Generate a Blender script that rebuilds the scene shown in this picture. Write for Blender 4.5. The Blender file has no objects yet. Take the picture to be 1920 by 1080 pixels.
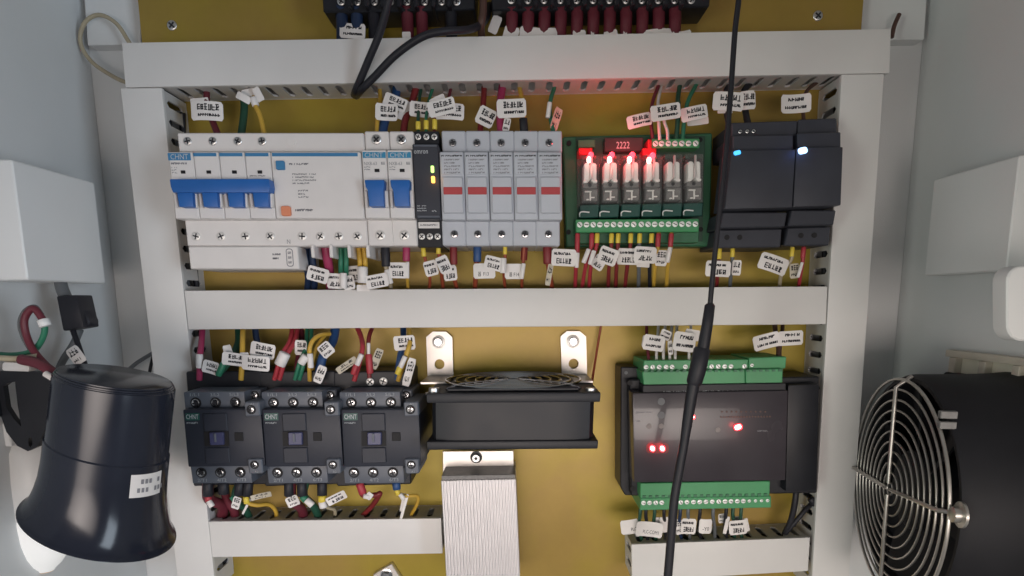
import bpy, bmesh, math, random
from mathutils import Vector, Matrix
random.seed(7)
R = math.radians
sc = bpy.context.scene
col = sc.collection
# ---------------------------------------------------------------- camera
F = 1200.0                       # focal length in photograph pixels (1920 wide)
H = 0.528                        # lens to mounting plate, metres
PIT, ROLL = R(9.65), R(0.45)
CX, CY = 966.5, 769.0
fw = Vector((0, math.cos(PIT), -math.sin(PIT)))
r0 = Vector((1, 0, 0)); u0 = Vector((0, math.sin(PIT), math.cos(PIT)))
rt = r0 * math.cos(ROLL) - u0 * math.sin(ROLL)
up = u0 * math.cos(ROLL) + r0 * math.sin(ROLL)
CAM = Vector((0, -H, 0))
cd = bpy.data.cameras.new('camera'); cam = bpy.data.objects.new('camera', cd); col.objects.link(cam)
m = Matrix.Identity(4)
for i in range(3):
    m[i][0] = rt[i]; m[i][1] = up[i]; m[i][2] = -fw[i]; m[i][3] = CAM[i]
cam.matrix_world = m
cd.sensor_width = 36; cd.lens = 36 * F / 1920
cd.shift_x = (960 - CX) / 1920; cd.shift_y = (CY - 540) / 1920
cd.clip_start = 0.01; cd.clip_end = 20
sc.camera = cam
sc.render.resolution_x, sc.render.resolution_y = 1024, 576
sc.view_settings.view_transform = 'Standard'; sc.view_settings.look = 'None'
sc.view_settings.exposure = 0; sc.view_settings.gamma = 1
sc.cycles.use_denoising = True
sc.cycles.max_bounces = 8

def P(x, y, d):
    """photograph pixel x, y on the plane d millimetres in front of the mounting plate -> world point (metres)"""
    v = fw + rt * ((x - CX) / F) + up * ((CY - y) / F)
    return CAM + v * ((H - d * .001) / v.y)
def S(x, y, d): return (P(x + 1, y, d) - P(x, y, d)).length
YR = None
def V(x, y, d):
    """as P, for an upright edge whose x was read at height YR"""
    if YR is not None: x = x + (0.115 - (x - 280) * 1.39e-4) * (y - YR)
    return P(x, y, d)
# ---------------------------------------------------------------- world + added area lamps
w = bpy.data.worlds.new('World'); sc.world = w; w.use_nodes = True
bg = w.node_tree.nodes['Background']; bg.inputs[0].default_value = (.95, .97, 1, 1); bg.inputs[1].default_value = .12
def area(name, loc, to, size, size_y, power, colr, spread=180):
    l = bpy.data.lights.new(name, 'AREA'); l.shape = 'RECTANGLE'; l.size = size; l.size_y = size_y; l.energy = power; l.color = colr; l.spread = R(spread)
    o = bpy.data.objects.new(name, l); col.objects.link(o); o.location = loc
    o.rotation_euler = (Vector(to) - Vector(loc)).to_track_quat('-Z', 'Y').to_euler()
area('front_fill', (-.02, -1.0, -.20), (-.02, 0, -.22), 1.3, .25, 1.55, (1, .88, .81), 65)  # added front lamp, spread narrowed so the top stays darker
area('right_fill', (1.25, -1.3, -.20), (-.3, 0, -.08), .5, .8, 11.5, (.76, .88, 1))  # added side lamp, fitted to brighten the left cabinet wall
area('left_fill', (-1.2, -1.4, -.25), (.3, 0, -.1), .35, .9, 6, (.93, 1, .90))  # added side lamp, fitted to brighten the right cabinet wall
def lamp(name, p, power, colr, r=.0025):
    l = bpy.data.lights.new(name, 'POINT'); l.energy = power; l.color = colr; l.shadow_soft_size = r
    o = bpy.data.objects.new(name, l); col.objects.link(o); o.location = p
# ---------------------------------------------------------------- materials
M = {}
def mat(k, c, rough=.5, metal=0, var=.06, nscale=60, bump=0, bscale=900, alpha=1, emit=None, es=0, trans=0, coat=0, ior=None, spec=.5):
    if max(c) < .06 and not metal and spec == .5: spec = .3
    mt = bpy.data.materials.new(k); mt.use_nodes = True; nt = mt.node_tree; b = nt.nodes['Principled BSDF']
    b.inputs['Roughness'].default_value = rough; b.inputs['Metallic'].default_value = metal
    b.inputs['Base Color'].default_value = (*c, 1); b.inputs['Alpha'].default_value = alpha
    b.inputs['Transmission Weight'].default_value = trans; b.inputs['Coat Weight'].default_value = coat
    b.inputs['Specular IOR Level'].default_value = spec
    if ior: b.inputs['IOR'].default_value = ior
    if emit: b.inputs['Emission Color'].default_value = (*emit, 1); b.inputs['Emission Strength'].default_value = es
    tc = nt.nodes.new('ShaderNodeTexCoord')
    if var:
        n = nt.nodes.new('ShaderNodeTexNoise'); n.inputs['Scale'].default_value = nscale; n.inputs['Detail'].default_value = 5
        nt.links.new(tc.outputs['Object'], n.inputs['Vector'])
        rp = nt.nodes.new('ShaderNodeValToRGB')
        rp.color_ramp.elements[0].position = .3; rp.color_ramp.elements[1].position = .7
        rp.color_ramp.elements[0].color = (*[max(0, x * (1 - var)) for x in c], 1)
        rp.color_ramp.elements[1].color = (*[min(1, x * (1 + var)) for x in c], 1)
        nt.links.new(n.outputs['Fac'], rp.inputs[0]); nt.links.new(rp.outputs[0], b.inputs['Base Color'])
        mr = nt.nodes.new('ShaderNodeMapRange'); mr.inputs['To Min'].default_value = max(0, rough - .06); mr.inputs['To Max'].default_value = min(1, rough + .06)
        nt.links.new(n.outputs['Fac'], mr.inputs['Value']); nt.links.new(mr.outputs[0], b.inputs['Roughness'])
    if bump:
        n2 = nt.nodes.new('ShaderNodeTexNoise'); n2.inputs['Scale'].default_value = bscale; n2.inputs['Detail'].default_value = 3
        nt.links.new(tc.outputs['Object'], n2.inputs['Vector'])
        bp = nt.nodes.new('ShaderNodeBump'); bp.inputs['Strength'].default_value = bump; bp.inputs['Distance'].default_value = .0004
        nt.links.new(n2.outputs['Fac'], bp.inputs['Height']); nt.links.new(bp.outputs[0], b.inputs['Normal'])
    M[k] = mt; return mt
mat('duct', (.70, .69, .675), .45, bump=.08, var=.055, nscale=11)
mat('ductwall', (.60, .59, .585), .5, var=.04)
mat('paint', (.70, .71, .71), .42, bump=.25, bscale=1400, var=.03, nscale=9)
mat('boxwhite', (.78, .78, .77), .4, var=.02, nscale=12)
mat('white', (.74, .71, .69), .42, var=.03)
mat('fusegrey', (.50, .52, .57), .42, var=.03)
mat('blue', (.012, .115, .40), .4, var=.06)
mat('bluelogo', (.04, .20, .40), .5, var=.05)
mat('cyanlogo', (.03, .24, .42), .5, var=.05)
mat('red', (.40, .036, .05), .45); mat('magenta', (.36, .035, .105), .45); mat('maroon', (.13, .018, .03), .5)
mat('darkred', (.20, .02, .022), .5); mat('copper', (.30, .06, .025), .5)
mat('yellow', (.58, .36, .05), .45); mat('ferrule', (.72, .55, .06), .4); mat('green', (.025, .175, .10), .45); mat('darkgreen', (.015, .075, .045), .5)
mat('wireblue', (.022, .07, .20), .45); mat('navy', (.012, .028, .075), .5); mat('wireblack', (.020, .020, .026), .45)
mat('wiregrey', (.13, .14, .15), .5); mat('wirewhite', (.62, .60, .58), .5); mat('beige', (.42, .36, .25), .5); mat('brown', (.08, .04, .03), .5)
mat('tag', (.78, .75, .73), .45, var=.04, nscale=120); mat('tagdim', (.55, .50, .40), .5, var=.05)
mat('ink', (.02, .02, .025), .6, var=0); mat('greyink', (.23, .23, .25), .6, var=0); mat('softink', (.30, .32, .34), .6, var=0); mat('whiteink', (.5, .52, .54), .6, var=0)
mat('dark', (.012, .012, .014), .6, var=0)  # near-black discs stand in for the shade inside holes and recesses
mat('black', (.017, .018, .023), .42, var=.15); mat('charcoal', (.042, .045, .058), .48, var=.08, bump=.15)
mat('contactor', (.025, .029, .042), .42, var=.08, bump=.1); mat('contactorgrey', (.095, .108, .135), .45, var=.06, bump=.1)
mat('horn', (.017, .020, .031), .17, var=.12, nscale=25, spec=.34)
mat('screwmetal', (.80, .78, .75), .40, .5, var=.05); mat('deepmetal', (.45, .45, .46), .2, 1, var=.1); mat('steel', (.62, .61, .60), .3, 1, var=.08); mat('chrome', (.72, .72, .72), .16, 1, var=.06); mat('zinc', (.70, .66, .62), .42, .85, var=.06)
mat('alu', (.74, .72, .73), .48, .55, var=.04); mat('guard', (.54, .51, .47), .34, .85, var=.06)
mat('boardgreen', (.035, .15, .075), .45, var=.1); mat('pcb', (.03, .085, .055), .4, var=.15); mat('termgreen', (.055, .29, .115), .42, var=.05)
mat('deepgreen', (.012, .075, .062), .4, var=.1)
mat('termscrew', (.86, .88, .86), .4, .25, var=.04)
mat('bobbin', (.84, .82, .78), .5, var=.06); mat('relaydark', (.045, .042, .042), .4, var=.2); mat('relaygrey', (.17, .165, .16), .4, var=.2, nscale=300)
mat('clear', (.80, .80, .80), .1, alpha=.07, var=0)
mat('orange', (.72, .25, .13), .45, var=.03); mat('redwin', (.44, .06, .065), .35, var=.04); mat('indigo', (.045, .05, .12), .35, var=.1)
mat('smoke', (.050, .044, .052), .25, var=.1, nscale=30, coat=.2)
mat('cream', (.55, .50, .42), .5, var=.06); mat('creamlit', (.85, .80, .66), .5, var=.05)  # second cream is brightened to imitate light in the frame openings
mat('matteblack', (.013, .013, .016), .6, var=.15); mat('redhalo', (.05, .008, .01), .3, emit=(1, .02, .03), es=.10, var=0); mat('redlit', (.32, .015, .02), .35, emit=(1, .02, .03), es=.10, var=0)  # both emissive reds imitate glow cast by the red lamps
mat('ledred', (1, .05, .05), .3, emit=(1, .03, .05), es=5.5, var=0); mat('ledcore', (1, .6, .5), .3, emit=(1, .60, .50), es=6, var=0)
mat('ledgreen', (.4, 1, .3), .3, emit=(.62, 1, .22), es=1.5, var=0); mat('ledamber', (1, .6, .2), .3, emit=(1, .42, .07), es=1.9, var=0)
mat('ledblue', (.2, .6, 1), .3, emit=(.03, .42, 1), es=1.4, var=0); mat('ledcyan', (.6, .8, 1), .3, emit=(.36, .62, 1), es=2.6, var=0)
mat('bulb', (.85, .85, .83), .25, emit=(1, .98, .95), es=.30, var=0); mat('bulbtip', (.72, .48, .30), .4, emit=(1, .66, .38), es=.12, var=0)
# yellow zinc passivated steel: olive gold with faint pink and green interference patches
def plate_mat():
    mt = bpy.data.materials.new('zincplate'); mt.use_nodes = True; nt = mt.node_tree; b = nt.nodes['Principled BSDF']
    tc = nt.nodes.new('ShaderNodeTexCoord'); n = nt.nodes.new('ShaderNodeTexNoise'); n.inputs['Scale'].default_value = 7; n.inputs['Detail'].default_value = 4
    nt.links.new(tc.outputs['Object'], n.inputs['Vector'])
    rp = nt.nodes.new('ShaderNodeValToRGB'); e = rp.color_ramp.elements
    e[0].position = .3; e[0].color = (.355, .245, .046, 1); e[1].position = .72; e[1].color = (.35, .268, .029, 1)
    k = e.new(.45); k.color = (.365, .245, .055, 1); k = e.new(.58); k.color = (.37, .275, .034, 1)
    nt.links.new(n.outputs['Fac'], rp.inputs[0]); nt.links.new(rp.outputs[0], b.inputs['Base Color'])
    b.inputs['Metallic'].default_value = .27
    n2 = nt.nodes.new('ShaderNodeTexNoise'); n2.inputs['Scale'].default_value = 40; n2.inputs['Detail'].default_value = 6
    nt.links.new(tc.outputs['Object'], n2.inputs['Vector'])
    mr = nt.nodes.new('ShaderNodeMapRange'); mr.inputs['To Min'].default_value = .34; mr.inputs['To Max'].default_value = .46
    nt.links.new(n2.outputs['Fac'], mr.inputs['Value']); nt.links.new(mr.outputs[0], b.inputs['Roughness'])
    n3 = nt.nodes.new('ShaderNodeTexNoise'); n3.inputs['Scale'].default_value = 22; n3.inputs['Detail'].default_value = 8; n3.inputs['Roughness'].default_value = .7
    nt.links.new(tc.outputs['Object'], n3.inputs['Vector'])
    mx = nt.nodes.new('ShaderNodeMix'); mx.data_type = 'RGBA'; mx.blend_type = 'MULTIPLY'; mx.inputs['Factor'].default_value = .55
    r2 = nt.nodes.new('ShaderNodeValToRGB'); r2.color_ramp.elements[0].position = .32; r2.color_ramp.elements[0].color = (.80, .78, .80, 1); r2.color_ramp.elements[1].position = .62; r2.color_ramp.elements[1].color = (1.0, 1.0, 1.0, 1)
    nt.links.new(n3.outputs['Fac'], r2.inputs[0]); nt.links.new(rp.outputs[0], mx.inputs[6]); nt.links.new(r2.outputs[0], mx.inputs[7]); nt.links.new(mx.outputs[2], b.inputs['Base Color'])
    M['zincplate'] = mt
plate_mat()
# ---------------------------------------------------------------- building helpers
WL = {}                                                     # world location of every object
def finish(me, sm=35):
    me.shade_smooth(); me.set_sharp_from_angle(angle=R(sm))
def link(o, parent, wl):
    col.objects.link(o)
    if parent is not None: o.parent = parent; o.location = wl - WL[parent.name]
    else: o.location = wl
    WL[o.name] = Vector(wl); return o
def tag_it(o, label=None, cat=None, group=None, kind=None):
    if label: o['label'] = label
    if cat: o['category'] = cat
    if group: o['group'] = group
    if kind: o['kind'] = kind
    return o
def thing(name, label, cat, at, group=None):
    o = bpy.data.objects.new(name, None); o.empty_display_size = .01; link(o, None, Vector(at)); return tag_it(o, label, cat, group)
def catmull(pts, n=6):
    if len(pts) < 3: return pts
    out = []; q = [pts[0] * 2 - pts[1]] + pts + [pts[-1] * 2 - pts[-2]]
    for i in range(1, len(q) - 2):
        for k in range(n):
            t = k / n; a, b, c, d = q[i - 1], q[i], q[i + 1], q[i + 2]
            out.append(.5 * ((2 * b) + (c - a) * t + (2 * a - 5 * b + 4 * c - d) * t * t + (3 * b - a - 3 * c + d) * t ** 3))
    return out + [pts[-1]]
class MB:
    def __init__(s): s.bm = bmesh.new(); s.mi = 0
    def face(s, vs):
        f = s.bm.faces.new(vs); f.material_index = s.mi; return f
    def prism(s, a, b, bev=0, seg=1):
        va = [s.bm.verts.new(p) for p in a]; vb = [s.bm.verts.new(p) for p in b]; n = len(a)
        fs = [s.face(va), s.face(vb[::-1])]
        for i in range(n): fs.append(s.face((va[i], vb[i], vb[(i + 1) % n], va[(i + 1) % n])))
        bmesh.ops.recalc_face_normals(s.bm, faces=fs)
        if bev:
            es = set(fs[0].edges)
            if n < 9:
                for i in range(n): es.add(s.bm.edges.get((va[i], vb[i])))
            bmesh.ops.bevel(s.bm, geom=list(es), offset=bev * .001, segments=seg, affect='EDGES', profile=.6, clamp_overlap=True, material=-1)
        return s
    def px(s, poly, d1, d0, bev=.3, seg=1):
        a = [V(x, y, d1) for x, y in poly]
        return s.prism(a, [Vector((p.x, -d0 * .001, p.z)) for p in a], bev, seg)
    def box(s, x0, y0, x1, y1, d1, d0, bev=.4, seg=1): return s.px([(x0, y0), (x1, y0), (x1, y1), (x0, y1)], d1, d0, bev, seg)
    def slab(s, corners, d1, d0, bev=.4, seg=1):            # four measured corners, front face
        a = [P(x, y, d1) for x, y in corners]
        return s.prism(a, [Vector((p.x, -d0 * .001, p.z)) for p in a], bev, seg)
    def wbox(s, lo, hi, bev=.5, seg=1):
        a = [Vector((lo[0], lo[1], lo[2])), Vector((hi[0], lo[1], lo[2])), Vector((hi[0], lo[1], hi[2])), Vector((lo[0], lo[1], hi[2]))]
        return s.prism(a, [Vector((p.x, hi[1], p.z)) for p in a], bev, seg)
    def tube(s, pts, r, n=8, rs=None):
        rings = []; prev = None; L = len(pts)
        for i, p in enumerate(pts):
            t = (pts[min(i + 1, L - 1)] - pts[max(i - 1, 0)]).normalized()
            if prev is None: x = t.orthogonal().normalized()
            else: x = (prev - t * prev.dot(t)).normalized()
            prev = x; y = t.cross(x); rr = rs[i] if rs else r
            rings.append([s.bm.verts.new(p + (x * math.cos(2 * math.pi * k / n) + y * math.sin(2 * math.pi * k / n)) * rr) for k in range(n)])
        for a, b in zip(rings, rings[1:]):
            for k in range(n): s.face((a[k], a[(k + 1) % n], b[(k + 1) % n], b[k]))
        s.face(rings[0][::-1]); s.face(rings[-1]); return s
    def cyl(s, a, b, r, n=16, r2=None): return s.tube([Vector(a), Vector(b)], r, n, [r, r2 if r2 is not None else r])
    def disc(s, x, y, d1, d0, rp, n=16, r2=None):           # round boss facing out of the plate
        p = V(x, y, d1); r = rp * S(x, y, d1)
        return s.cyl(p, (p.x, -d0 * .001, p.z), r if r2 is None else r2 * S(x, y, d1), n, r)
    def lathe(s, a, ax, prof, n=32, open_end=False, xy=None):
        ax = ax.normalized(); x = ax.orthogonal().normalized(); y = ax.cross(x); rings = []
        if xy and not callable(xy): x, y = xy
        elif xy: y = ey
        for t, r in prof:
            c = a + ax * t
            xx = xy(t) if callable(xy) else x
            rings.append([s.bm.verts.new(c + (xx * math.cos(2 * math.pi * k / n) + y * math.sin(2 * math.pi * k / n)) * r) for k in range(n)])
        for p, q in zip(rings, rings[1:]):
            for k in range(n): s.face((p[k], p[(k + 1) % n], q[(k + 1) % n], q[k]))
        s.face(rings[0][::-1])
        if not open_end: s.face(rings[-1])
        return s
    def torus(s, c, ax, R_, r, n=48, k=6):
        ax = ax.normalized(); x = ax.orthogonal().normalized(); y = ax.cross(x); rings = []
        for i in range(n):
            a = 2 * math.pi * i / n; e = x * math.cos(a) + y * math.sin(a)
            rings.append([s.bm.verts.new(c + e * (R_ + r * math.cos(2 * math.pi * j / k)) + ax * (r * math.sin(2 * math.pi * j / k))) for j in range(k)])
        for i in range(n):
            p, q = rings[i], rings[(i + 1) % n]
            for j in range(k): s.face((p[j], q[j], q[(j + 1) % k], p[(j + 1) % k]))
        return s
    def holed(s, loops, vec):                               # flat sheet with openings, given thickness
        es = []
        for lp in loops:
            vs = [s.bm.verts.new(p) for p in lp]
            es += [s.bm.edges.new((vs[i], vs[(i + 1) % len(vs)])) for i in range(len(vs))]
        g = bmesh.ops.triangle_fill(s.bm, use_beauty=True, edges=es)['geom']
        fs = [x for x in g if isinstance(x, bmesh.types.BMFace)]
        for f in fs: f.material_index = s.mi
        ex = bmesh.ops.extrude_face_region(s.bm, geom=fs)['geom']
        bmesh.ops.translate(s.bm, vec=vec, verts=[v for v in ex if isinstance(v, bmesh.types.BMVert)])
        return s
    def done(s, name, mats, parent=None, label=None, wl=None, sm=35):
        bm = s.bm; bmesh.ops.recalc_face_normals(bm, faces=bm.faces[:])
        if wl is None:
            lo = Vector([min(v.co[i] for v in bm.verts) for i in range(3)]); hi = Vector([max(v.co[i] for v in bm.verts) for i in range(3)]); wl = (lo + hi) / 2
        bmesh.ops.translate(bm, vec=-wl, verts=bm.verts[:])
        me = bpy.data.meshes.new(name); bm.to_mesh(me); bm.free()
        for k in ([mats] if isinstance(mats, str) else mats): me.materials.append(M[k])
        finish(me, sm); o = bpy.data.objects.new(name, me); link(o, parent, wl)
        if label: o['label'] = label
        return o
def rr(cx, cy, w, h, r, n=4, ang=0):
    out = []
    for sx, sy, a0 in ((1, -1, -90), (1, 1, 0), (-1, 1, 90), (-1, -1, 180)):
        for k in range(n + 1):
            a = R(a0 + 90 * k / n); out.append((sx * (w / 2 - r) + r * math.cos(a), sy * (h / 2 - r) + r * math.sin(a)))
    c, s_ = math.cos(R(ang)), math.sin(R(ang))
    return [(cx + x * c + y * s_, cy - x * s_ + y * c) for x, y in out]
def circ(cx, cy, r, n=16): return [(cx + r * math.cos(2 * math.pi * k / n), cy + r * math.sin(2 * math.pi * k / n)) for k in range(n)]
def box(name, mt, parent, *a, label=None, **k): return MB().box(*a, **k).done(name, mt, parent, label)
def copy_tree(o, delta, parent=None):
    c = o.copy(); col.objects.link(c)
    if parent is None: c.location = o.location + delta
    else: c.parent = parent
    WL[c.name] = WL[o.name] + delta
    for ch in list(o.children): copy_tree(ch, delta, c)
    return c
# shared screw heads (unit radius, facing -Y): 0 metal, 1 raised dark bars painting the slot's shade, 2 dark ring for the well's shade
def screw_mesh(name, metal, cross=2, well=False, dome=.35, slotw=.17):
    b = MB(); Y = Vector((0, -1, 0))
    b.lathe(Vector((0, 0, 0)), Y, [(0, 1), (dome * .6, 1), (dome * .9, .86), (dome, .6), (dome, .01)], 18)
    b.mi = 1
    for k in range(cross):
        a = R(45 * 0 + 90 * k + 20); e = Vector((math.cos(a), 0, math.sin(a))); f = Vector((-math.sin(a), 0, math.cos(a)))
        q = [e * .72 + f * slotw, e * -.72 + f * slotw, e * -.72 - f * slotw, e * .72 - f * slotw]
        b.prism([p + Y * (dome + .02 + .01 * k) for p in q], [p + Y * dome * .5 for p in q])
    if well:
        b.mi = 2; b.lathe(Vector((0, 0, 0)), Y, [(-.02, 1.36), (.06, 1.36), (.06, 1.1)], 18)
    bm = b.bm; me = bpy.data.meshes.new(name); bmesh.ops.recalc_face_normals(bm, faces=bm.faces[:]); bm.to_mesh(me); bm.free()
    for k in (metal, 'ink', 'dark'): me.materials.append(M[k])
    finish(me); return me
SCR = {'steel': screw_mesh('screw', 'steel'), 'well': screw_mesh('screw', 'chrome', 2, True), 'chrome': screw_mesh('screw', 'chrome', 2, True, .6, .15), 'pan': screw_mesh('screw', 'screwmetal', 2, False, .3, .15), 'deep': screw_mesh('screw', 'deepmetal', 2, True, .55, .2),
       'slot': screw_mesh('screw', 'termscrew', 1, False, .3, .13), 'small': screw_mesh('screw', 'chrome', 1, True)}
def screw(kind, x, y, d, rp, parent, name='screw', spin=None):
    o = bpy.data.objects.new(name, SCR[kind]); p = V(x, y, d); link(o, parent, p)
    k = rp * S(x, y, d); o.scale = (k, k, k); o.rotation_euler = (0, R(random.uniform(0, 90) if spin is None else spin), 0); return o
# lettering
TX = {}
def text_mesh(body, mt):
    if (body, mt) not in TX:
        cu = bpy.data.curves.new('lettering', 'FONT'); cu.body = body; cu.align_x = 'CENTER'; cu.align_y = 'CENTER'; cu.resolution_u = 2; cu.size = 1
        ob = bpy.data.objects.new('lettering', cu); me = bpy.data.meshes.new_from_object(ob); bpy.data.objects.remove(ob)
        xs = [v.co.x for v in me.vertices]; ys = [v.co.y for v in me.vertices]; w_ = max(xs) - min(xs); h_ = max(ys) - min(ys); cx, cy = (max(xs) + min(xs)) / 2, (max(ys) + min(ys)) / 2
        for v in me.vertices: v.co = ((v.co.x - cx) / w_, 0, (v.co.y - cy) / h_)     # unit width and height
        me.materials.clear(); me.materials.append(M[mt]); me.name = 'lettering'; TX[(body, mt)] = me
    return TX[(body, mt)]
def text(body, x, y, d, wpx, hpx, mt, parent, name='lettering'):
    o = bpy.data.objects.new(name, text_mesh(body, mt)); link(o, parent, V(x, y, d + .12)); k = S(x, y, d); o.scale = (wpx * k, 1, hpx * k); return o
# rows of unreadable print: unit-width flat marks
def glyphs(b, x0, x1, z, h, n, dense):
    st = (x1 - x0) / n
    for i in range(n):
        cx = x0 + st * (i + .5); g = st * .40 if dense else st * .36
        def bar(ax, az, bx, bz, t):
            d = Vector((bx - ax, 0, bz - az)); nn = Vector((-d.z, 0, d.x)).normalized() * t
            q = [Vector((ax, 0, az)) + nn, Vector((bx, 0, bz)) + nn, Vector((bx, 0, bz)) - nn, Vector((ax, 0, az)) - nn]; s_ = [b.bm.verts.new(p) for p in q]; b.face(s_)
        if dense:
            t = h * .105
            for k in range(random.choice((1, 2, 3))): zz = z + h * (-.42 + .42 * k + random.uniform(-.1, .1)); bar(cx - g, zz, cx + g, zz, t)
            for k in range(random.choice((1, 2, 2))): xx = cx + g * random.choice((-.8, -.3, .2, .8)); bar(xx, z - h * .5, xx, z + h * .5, t)
            if random.random() < .4: bar(cx - g, z - h * .5, cx + g, z + h * .3, t)
        else:
            t = h * .17; sl = h * .3
            bar(cx - g, z - h * .4, cx - g + sl * .4, z + h * .4, t)
            if random.random() < .8: bar(cx - g, z + h * random.choice((-.3, 0, .3)), cx + g, z + h * random.choice((-.3, 0, .35)), t)
            if random.random() < .5: bar(cx + g * .8, z - h * .4, cx + g, z + h * .4, t)
PR = []
def mark_mesh(rows, mt='ink'):
    b = MB()
    for (x0, x1, z, h, n, dense) in rows: glyphs(b, x0, x1, z, h, n, dense)
    me = bpy.data.meshes.new('print'); b.bm.to_mesh(me); b.bm.free(); me.materials.append(M[mt]); return me
for k in range(5):
    PR.append({'A': mark_mesh([(-.28, .40, .10, .155, 5 + k % 2, True), (-.26, .42, -.11, .095, 9, False)]),
               'B': mark_mesh([(-.40, .28, .12, .095, 9, False), (-.30, .32, -.10, .155, 5 - k % 2, True)]),
               'P': mark_mesh([(-.25, .35, .12, .12, 5, False), (-.36, .40, -.10, .10, 10, False)]),
               'S': mark_mesh([(-.34, .34, .11, .17, 3, True), (-.34, .30, -.13, .11, 4, False)])})
BLK = {}
def marks(x0, y0, x1, y1, d, parent, rows, n, mt='greyink', dense=False, name='lettering'):
    """rows of small unreadable print filling a pixel rectangle"""
    key = (rows, n, mt, dense, round((x1 - x0) / (y1 - y0), 1))
    if key not in BLK:
        a = (y1 - y0) / (x1 - x0)
        BLK[key] = mark_mesh([(-.5, .5 - random.choice((0, .1, .3)) * (i % 2), a * (.5 - (i + .5) / rows), a / rows * .6, n, dense) for i in range(rows)], mt)
    o = bpy.data.objects.new(name, BLK[key]); x, y = (x0 + x1) / 2, (y0 + y1) / 2; link(o, parent, V(x, y, d + .12)); k = (x1 - x0) * S(x, y, d); o.scale = (k, 1, k); return o
# ---------------------------------------------------------------- cabinet shell
BD = -22
XL = P(190, 300, BD).x; XR = P(1712, 270, BD).x
ZT, ZB = .36, -.40; YF = -.40
ZTW = P(960, -60, 0).z
MB().wbox((XL - .002, .022, ZB), (XR + .002, .024, ZTW + .0155), 0).done('back_wall', 'paint')['kind'] = 'structure'
MB().wbox((XL - .003, YF, ZB), (XL, .0215, ZTW + .0155), 0).done('left_wall', 'paint')['kind'] = 'structure'
MB().wbox((XR, YF, ZB), (XR + .003, .0215, ZTW + .0155), 0).done('right_wall', 'paint')['kind'] = 'structure'
MB().wbox((XL - .003, YF, ZTW + .016), (XR + .003, .024, ZTW + .019), 0).done('cabinet_roof', 'paint')['kind'] = 'structure'  # unseen roof, set low and deep to shade the upper part
xa, xb = P(262, 40, 0).x, P(1617, 30, 0).x
pl = thing('mounting_plate', 'olive gold passivated steel plate carrying all the devices', 'mounting plate', (0, .001, 0))
MB().wbox((xa, 0, P(960, 1290, 0).z), (xb, .002, ZTW + .010), .3).done('sheet', 'zincplate', pl)
for x, y in ((323, 48), (1533, 30)): screw('steel', x, y, .1, 9, pl)
o = MB().slab([(156, -30), (264, -30), (264, 83), (164, 85)], -10, -22, .5).done('plate_bracket', 'paint'); tag_it(o, 'pale sheet steel bracket at the top left edge of the gold plate', 'bracket', 'brackets holding the gold plate')
o = MB().slab([(1615, -30), (1740, -30), (1733, 74), (1615, 76)], -10, -22, .5).done('plate_bracket', 'paint'); tag_it(o, 'pale sheet steel bracket at the top right edge of the gold plate', 'bracket', 'brackets holding the gold plate')
# ---------------------------------------------------------------- wiring ducts
DD = 36
def duct(label, c, sides, ends=False):
    """c: TL, TR, BR, BL pixel corners of the cover; sides: indices (i, j, offset, pitch sense) of slotted walls"""
    ctr = P(sum(p[0] for p in c) / 4, sum(p[1] for p in c) / 4, 0); t = thing('wiring_duct', label, 'wiring duct', ctr, 'white slotted wiring ducts')
    MB().slab(c, DD, DD - 3.2, .7, 2).done('cover', 'duct', t)
    mid = sum((P(x, y, DD) for x, y in c), Vector()) / 4
    for i, j in sides:
        a, b = P(*c[i], DD), P(*c[j], DD); e = (b - a).normalized(); L = (b - a).length
        n = (mid - (a + b) / 2); n.y = 0; n = (n - e * n.dot(e)).normalized()
        a = a + n * .0006; b = b + n * .0006
        def q(s_, d): return Vector((a.x + e.x * s_, -d * .001, a.z + e.z * s_))
        loops = [[q(0.0005, .3), q(L - .0005, .3), q(L - .0005, DD - 3.4), q(0.0005, DD - 3.4)]]
        s_ = .006
        while s_ < L - .008:
            loops.append([q(s_, 9), q(s_ + .0024, 6.5), q(s_ + .0048, 9), q(s_ + .0048, 27), q(s_ + .0024, 29.5), q(s_, 27)]); s_ += .0129
        MB().holed(loops, n * .0014).done('side_wall', 'ductwall', t, sm=20)
    a = [P(*p, DD) for p in c]; k = .93
    mm = mid
    pts = [Vector((mm.x + (p.x - mm.x) * .97, -.0012, mm.z + (p.z - mm.z) * .97)) for p in a]
    MB().prism(pts, [p + Vector((0, .0010, 0)) for p in pts]).done('base', 'ductwall', t)
    return t
duct('white wiring duct running across the top above the breakers', [(228, 80), (1671, 54), (1668, 137), (235, 164)], [(3, 2), (0, 1), (0, 3), (1, 2)])
duct('white wiring duct standing upright beside the four-pole breaker and contactors', [(226, 165.5), (303, 164.5), (405, 1110), (336, 1110)], [(1, 2), (0, 3)])
duct('white wiring duct standing upright beside the black power supplies', [(1578, 139.5), (1658, 138.5), (1590, 1110), (1521, 1110)], [(0, 3), (1, 2)])
duct('white wiring duct running across the middle between the two device rows', [(345.5, 545), (1552, 537), (1548.5, 608), (353, 618)], [(0, 1), (3, 2)])
duct('short white wiring duct below the contactors, ending at the ribbed resistor', [(391, 978), (827, 972), (830, 1038), (398, 1045)], [(0, 1), (3, 2)])
duct('short white wiring duct below the controller with the tagged leads', [(1184, 1021), (1519, 1008), (1515, 1071), (1185, 1090)], [(0, 1), (3, 2), (0, 3), (1, 2)])
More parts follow.
